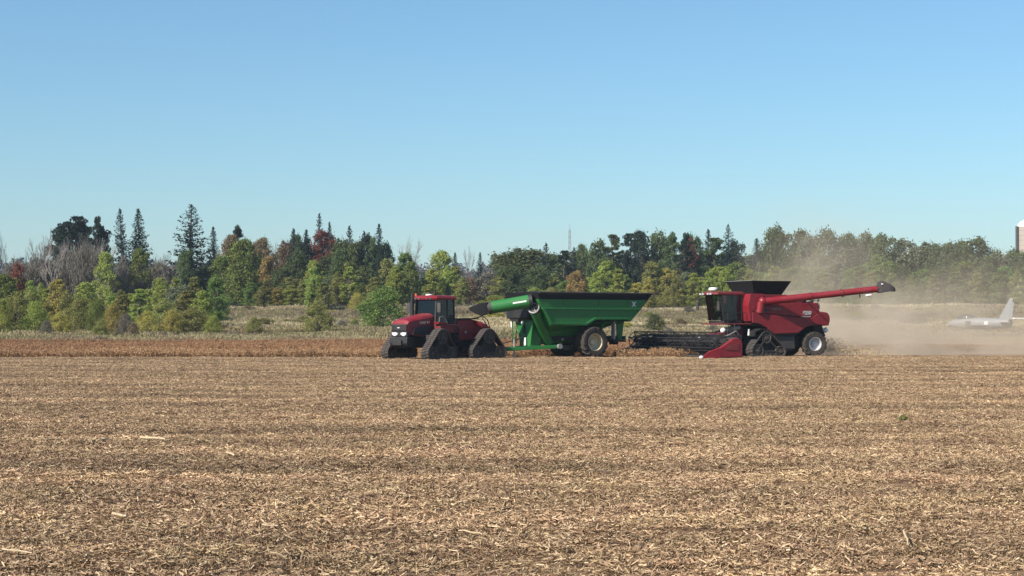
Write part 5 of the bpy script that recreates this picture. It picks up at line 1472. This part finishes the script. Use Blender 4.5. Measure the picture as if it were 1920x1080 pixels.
def jet():
    Y = 177.0; p = at(1836, 612, Y)
    z = float(gh(p.x, Y))
    root = empty('jet_aircraft', (p.x, Y, z), math.pi - R(33), (.92,)*3)
    tag(root, 'grey parked jet with swept tail fin, half veiled by the dust', 'aircraft')
    cz = 1.02
    sec = [(-3.35, .46, .0), (-2.9, .52, .0), (-1.8, .55, .0), (0, .62, .0), (1.4, .60, .0), (2.4, .50, -.02), (3.1, .34, -.06), (3.5, .12, -.10)]
    MB().rings([[(x, r*math.cos(k*math.pi/9), cz + dz + r*1.05*math.sin(k*math.pi/9)) for k in range(18)] for x, r, dz in sec]).build('fuselage', M['jetgrey'], root, smooth=50)
    MB().tube((-3.36, 0, cz), (-3.55, 0, cz), .45, .40, n=18).build('exhaust', M['jetdark'], root, smooth=50)
    MB().rings([[(x, r*math.cos(k*math.pi/8), cz + zz + h*math.sin(k*math.pi/8)) for k in range(9)] for x, r, zz, h in ((2.55, .10, .42, .05), (2.2, .32, .50, .34), (1.6, .38, .55, .52), (.9, .36, .55, .46), (.2, .12, .58, .08))]).build('canopy', M['canopy'], root, smooth=60)
    MB().bar((1.5, -.36, cz + .55), (1.5, .36, cz + .55), .06, .06).build('canopy_frame', M['jetgrey'], root)
    MB().prism_y([(-2.1, cz + .42), (-3.35, cz + .25), (-3.75, cz + 2.75), (-3.42, cz + 2.78)], -.05, .05).build('tail_fin', M['jetgrey'], root, bevel=.02)
    MB().prism_y([(-3.36, cz + .45), (-3.60, cz + .45), (-3.86, cz + 2.3), (-3.70, cz + 2.3)], -.03, .03).build('rudder', M['jetgrey'], root)
    for sy in (1, -1):
        MB().prism_z([(1.0, sy*.5), (-.9, sy*.5), (-2.1, sy*3.6), (-1.35, sy*3.6)], cz - .22, cz - .12).build('wing', M['jetgrey'], root, bevel=.02)
        MB().prism_z([(-2.3, sy*.4), (-3.2, sy*.4), (-3.8, sy*1.7), (-3.3, sy*1.7)], cz + .10, cz + .16).build('tailplane', M['jetgrey'], root, bevel=.01)
        MB().tube((-.3, sy*.8, .0), (-.3, sy*.8, cz - .2), .05, n=8).tube((-.3, sy*.72, .22), (-.3, sy*.88, .22), .24, n=14).build('main_gear', M['dark'], root)
        MB().box(.8, 1.3, min(sy*.58, sy*.74), max(sy*.58, sy*.74), cz - .3, cz + .25).build('intake', M['jetdark'], root, bevel=.03)
    MB().tube((2.4, 0, .0), (2.4, 0, cz - .3), .04, n=8).tube((2.4, -.07, .18), (2.4, .07, .18), .19, n=14).build('nose_gear', M['dark'], root)
    MB().box(-1.15, -.75, .575, .60, cz - .12, cz + .22).build('fuselage_marking', M['decal'], root)
jet()

def light_plane():
    Y = 181.0; p = at(2012, 604, Y); z = float(gh(p.x, Y))
    root = empty('light_aircraft', (p.x, Y, z), R(100))
    tag(root, 'white wing of a parked plane reaching in from the right edge beside the jet', 'aircraft')
    cz = 1.15
    MB().rings([[(x, r*math.cos(k*math.pi/8), cz + r*1.1*math.sin(k*math.pi/8)) for k in range(16)] for x, r in ((-3.6, .10), (-1.5, .32), (0, .52), (1.4, .5), (2.3, .34), (2.6, .12))]).build('fuselage', M['white'], root, smooth=50)
    for sy in (1, -1):
        MB().loft([(1.1, sy*.4, cz - .12), (-.3, sy*.4, cz - .12), (-.3, sy*.4, cz + .04), (1.1, sy*.4, cz + .04)], [(.9, sy*6.4, cz + .02), (.0, sy*6.4, cz + .02), (.0, sy*6.4, cz + .14), (.9, sy*6.4, cz + .14)]).build('wing', M['white'], root, bevel=.02)
        MB().prism_z([(-2.9, 0), (-3.6, 0), (-3.6, sy*1.5), (-3.1, sy*1.5)], cz + .05, cz + .1).build('tailplane', M['white'], root)
        MB().tube((.2, sy*.8, 0), (.2, sy*.6, cz - .1), .05, n=8).tube((.2, sy*.72, .2), (.2, sy*.88, .2), .21, n=14).build('main_gear', M['dark'], root)
    MB().prism_y([(-2.7, cz + .2), (-3.6, cz + .1), (-3.8, cz + 1.5), (-3.4, cz + 1.5)], -.04, .04).build('tail_fin', M['white'], root)
    MB().tube((1.9, 0, 0), (1.9, 0, cz - .3), .04, n=8).tube((1.9, -.06, .17), (1.9, .06, .17), .18, n=12).build('nose_gear', M['dark'], root)
light_plane()

def silo():
    Y = 430.0; p = at(1930, 600, Y); z = float(gh(p.x, Y))
    root = empty('silo', (p.x, Y, z))
    tag(root, 'pale concrete farm silo with white domed roof at the right edge', 'silo')
    top = at(1930, 426, Y).z - z
    r = 2.75
    body = MB().lathe_z([(r, -.5), (r, top)], 0, 0, 32).build('barrel', M['concrete'], root, smooth=50)
    hp = MB()
    for k in range(int(top/1.2)): hp.lathe_z([(r + .03, .6 + k*1.2), (r + .03, .68 + k*1.2)], 0, 0, 32)
    hp.build('hoops', M['grey'], root, smooth=50)
    MB().lathe_z([(r + .08, top), (r + .05, top + .3), (r*.8, top + 1.2), (r*.45, top + 1.75), (.1, top + 1.95)], 0, 0, 32).build('dome_roof', M['white'], root, smooth=50)
    MB().tube((-r - .3, -.6, 0), (-r - .3, -.6, top + .2), .38, n=12).build('ladder_chute', M['darkgrey'], root, smooth=50)
silo()

def mast():
    Y = 560.0; p = at(1068, 600, Y); z = float(gh(p.x, Y))
    root = empty('radio_mast', (p.x, Y, z))
    tag(root, 'thin grey lattice radio mast above the wood behind the cart', 'mast')
    H = at(1068, 430, Y).z - z
    legs = [Vector((math.cos(a), math.sin(a), 0)) for a in (0.3, 0.3 + 2.094, 0.3 + 4.189)]
    for l in legs: MB().tube(l*.85, l*.32 + Vector((0, 0, H)), .09, .06, n=5).build('mast_leg', M['grey'], root)
    br = MB(); n = 16
    for k in range(n):
        for i in range(3):
            q = lambda t: .85 + (.32 - .85)*t
            a = legs[i]*q(k/n) + Vector((0, 0, H*k/n)); b = legs[(i+1) % 3]*q((k+1)/n) + Vector((0, 0, H*(k+1)/n))
            br.tube(a, b, .04, n=4)
    br.build('lattice_braces', M['grey'], root)
    MB().tube((0, 0, H), (0, 0, H + 1.6), .05, n=5).build('aerial', M['grey'], root)
mast()

# ------------------------------------------------------------------ stalks lying on the stubble, a green weed
M['stalk'] = pmat('bleached_stalk', (0.50, 0.39, 0.25), 0.9, spec=0.05, dust=0.0, var=0.2, scale=14)
M['stalk_dark'] = pmat('weathered_stalk', (0.10, 0.065, 0.045), 0.8, dust=0.0, var=0.25, scale=14)
def on_ground(px, py):
    Y = FPX*HC/(py - HOR)
    for _ in range(6):
        p = at(px, py, Y); Y = FPX*(HC - float(gh(p.x, Y)))/(py - HOR)*1.0
    return at(px, py, Y)
def stalk(p0, p1, r, label, mat='stalk'):
    a, b = on_ground(*p0), on_ground(*p1)
    a.z = float(gh(a.x, a.y)) + .085; b.z = float(gh(b.x, b.y)) + .085
    c = (a + b)/2
    mb = MB(); n = 4
    pts = [a.lerp(b, k/n) - c + Vector((rnd.gauss(0, r*.5), rnd.gauss(0, r*.5), rnd.gauss(0, r*.4))) for k in range(n + 1)]
    for k in range(n):
        mb.tube(pts[k], pts[k+1], r*(1 - .08*k), r*(1 - .08*(k+1)), 7)
        mb.tube(pts[k+1] - (pts[k+1]-pts[k])*.04, pts[k+1] + (pts[k+1]-pts[k])*.03, r*1.18*(1 - .08*k), n=7)
    d = (pts[-1]-pts[0]).normalized()
    o = mb.build('stalk', M[mat], smooth=45); o.location = c
    tag(o, label, 'stalk', 'stalks lying on the stubble')
stalk((262, 831), (311, 832), .026, 'thick pale stalk lying level, the longer of the close pair at left')
stalk((168, 835), (204, 832), .022, 'thin pale stalk pointing at the thicker one to its right')
stalk((425, 862), (440, 860), .022, 'short pale stalk tilted up, right of the pale pair')
stalk((212, 988), (242, 980), .017, 'pale stalk piece lower left, below the pale pair')
stalk((4, 1056), (60, 1050), .009, 'long dull stalk in the bottom left corner')
stalk((1120, 893), (1156, 899), .014, 'dark stalk lying in the middle of the stubble', 'stalk_dark')
stalk((1696, 1017), (1701, 1034), .011, 'pale stalk pointing at the viewer near the bottom right')
stalk((860, 1010), (905, 1016), .008, 'thin forked pale straw lying near the bottom centre')
stalk((492, 998), (520, 1000), .010, 'short cream stalk beside dark litter near the bottom left')
stalk((150, 787), (158, 789), .035, 'small dark clod-like stalk end far out on the left stubble', 'stalk_dark')

def weed():
    p = on_ground(1695, 796)
    root = empty('weed', (p.x, p.y, float(gh(p.x, p.y))))
    tag(root, 'single small green weed on the stubble, below the dust cloud', 'weed')
    global rng
    rng = np.random.default_rng(9)
    d = rand_dirs(70, .2)
    P = np.array([0, 0, .10]) + d*np.array([.13, .13, .08])*np.cbrt(rng.uniform(.1, 1, 70))[:, None]
    link('leaves', quads_mesh('leaves', leaves(P, rng.uniform(.02, .045, 70), .5), LM['green']), root)
    st = MB()
    for k in range(5): st.tube((0, 0, 0), (.09*math.cos(k*1.3), .09*math.sin(k*1.3), .13), .006, .003, 5)
    st.build('stem', M['bark'], root)
weed()

# ------------------------------------------------------------------ chaff thrown from the back of the harvester, and its dust
m, nt, out = new_mat('chaff')
isl = N(nt, 'ShaderNodeNewGeometry').outputs['Random Per Island']
c = mixc(nt, isl, (0.36, 0.24, 0.12), (0.70, 0.54, 0.32))
b = N(nt, 'ShaderNodeBsdfDiffuse'); L(nt, c, b.inputs[0]); L(nt, b.outputs[0], out.inputs[0])
M['chaff'] = m
rg = np.random.default_rng(55)
n = 5200
t = rg.uniform(0, 1, n)
Fw = np.array([-math.cos(HA), -math.sin(HA)]); Lw = np.array([math.sin(HA), -math.cos(HA)])
back = 4.6 + t*rg.uniform(1.0, 4.6, n)
lat = rg.uniform(-1.2, 1.3, n)*(1 + t*1.6)
z = 1.25*(1 - t**1.5)*rg.uniform(.3, 1.05, n) + rg.uniform(0, .18, n)
xy = np.array(COMB) - Fw*back[:, None]*1.045 + Lw*lat[:, None]
D = rand_dirs(n)
me = strip_mesh('chaff', np.column_stack([xy, z]), D, rg.uniform(.04, .12, n), rg.uniform(.008, .02, n), rg.normal(0, .01, n), rg, M['chaff'])
tag(link('chaff_spray', me), 'golden chaff spraying from the back of the harvester', 'chaff', kind='stuff')

m, nt, out = new_mat('field_dust')
pos = N(nt, 'ShaderNodeNewGeometry').outputs['Position']
sp = N(nt, 'ShaderNodeSeparateXYZ'); L(nt, pos, sp.inputs[0])
X, Yv, Z = sp.outputs
mp = N(nt, 'ShaderNodeMapping'); mp.inputs['Scale'].default_value = (0.17, 0.17, 0.26); L(nt, pos, mp.inputs[0])
n1 = mapr(nt, noise(nt, mp.outputs[0], 1.0, 4, 0.6), 0.40, 0.60, 0.08, 1.8, True)
# ground-hugging cloud that spreads and thins away from the harvester
h = mapr(nt, X, 18, 44, 1.5, 2.6)
low = mth(nt, 'POWER', 2.718, mth(nt, 'MULTIPLY', mth(nt, 'DIVIDE', Z, h), -1.0))
ax = mth(nt, 'MULTIPLY', mapr(nt, X, 19.0, 23.0, 0, 1, True), mapr(nt, X, 20.5, 44, 2.3, 0.22))
low = mth(nt, 'MULTIPLY', low, ax)
# thin plume rising behind the engine
px_ = mth(nt, 'SUBTRACT', X, mth(nt, 'MULTIPLY_ADD', Z, 0.15, 20.5))
pl = mth(nt, 'POWER', 2.718, mth(nt, 'MULTIPLY', mth(nt, 'MULTIPLY', px_, px_), -0.10))
pl = mth(nt, 'MULTIPLY', pl, mth(nt, 'MULTIPLY', mapr(nt, Z, 1.0, 3.0, 0, 0.22, True), mapr(nt, Z, 5, 12.5, 1, 0, True)))
wide = mth(nt, 'MULTIPLY', mapr(nt, X, 20, 26, 0, 1, True), mapr(nt, Z, 0, 8, 0.10, 0.0, True))
tot = mth(nt, 'ADD', mth(nt, 'ADD', low, pl), wide)
edge = mth(nt, 'MULTIPLY', mapr(nt, Yv, 116, 121, 0, 1, True), mapr(nt, Yv, 138, 146, 1, 0, True))
dens = mth(nt, 'MULTIPLY', mth(nt, 'MULTIPLY', tot, edge), mth(nt, 'MULTIPLY', n1, 0.115))
v = N(nt, 'ShaderNodeVolumePrincipled')
v.inputs['Color'].default_value = (0.82, 0.70, 0.545, 1)
v.inputs['Anisotropy'].default_value = 0.0
L(nt, dens, v.inputs['Density'])
L(nt, v.outputs[0], out.inputs['Volume'])
dm = MB().box(17.5, 64, 115.5, 147, -.02, 13.0).build('dust_cloud', m)
tag(dm, 'cloud of tan dust drifting away behind the harvester', 'dust', kind='stuff')

# ------------------------------------------------------------------ air
m, nt, out = new_mat('thin_haze')
v = N(nt, 'ShaderNodeVolumePrincipled')
v.inputs['Color'].default_value = (0.62, 0.80, 1.0, 1)
v.inputs['Density'].default_value = 0.00013
L(nt, v.outputs[0], out.inputs['Volume'])
hz = MB().box(-4200, 4200, -2100, 6200, -2.5, 75.0).build('haze', m)
tag(hz, 'faint blue autumn haze over the whole place', 'haze', kind='stuff')
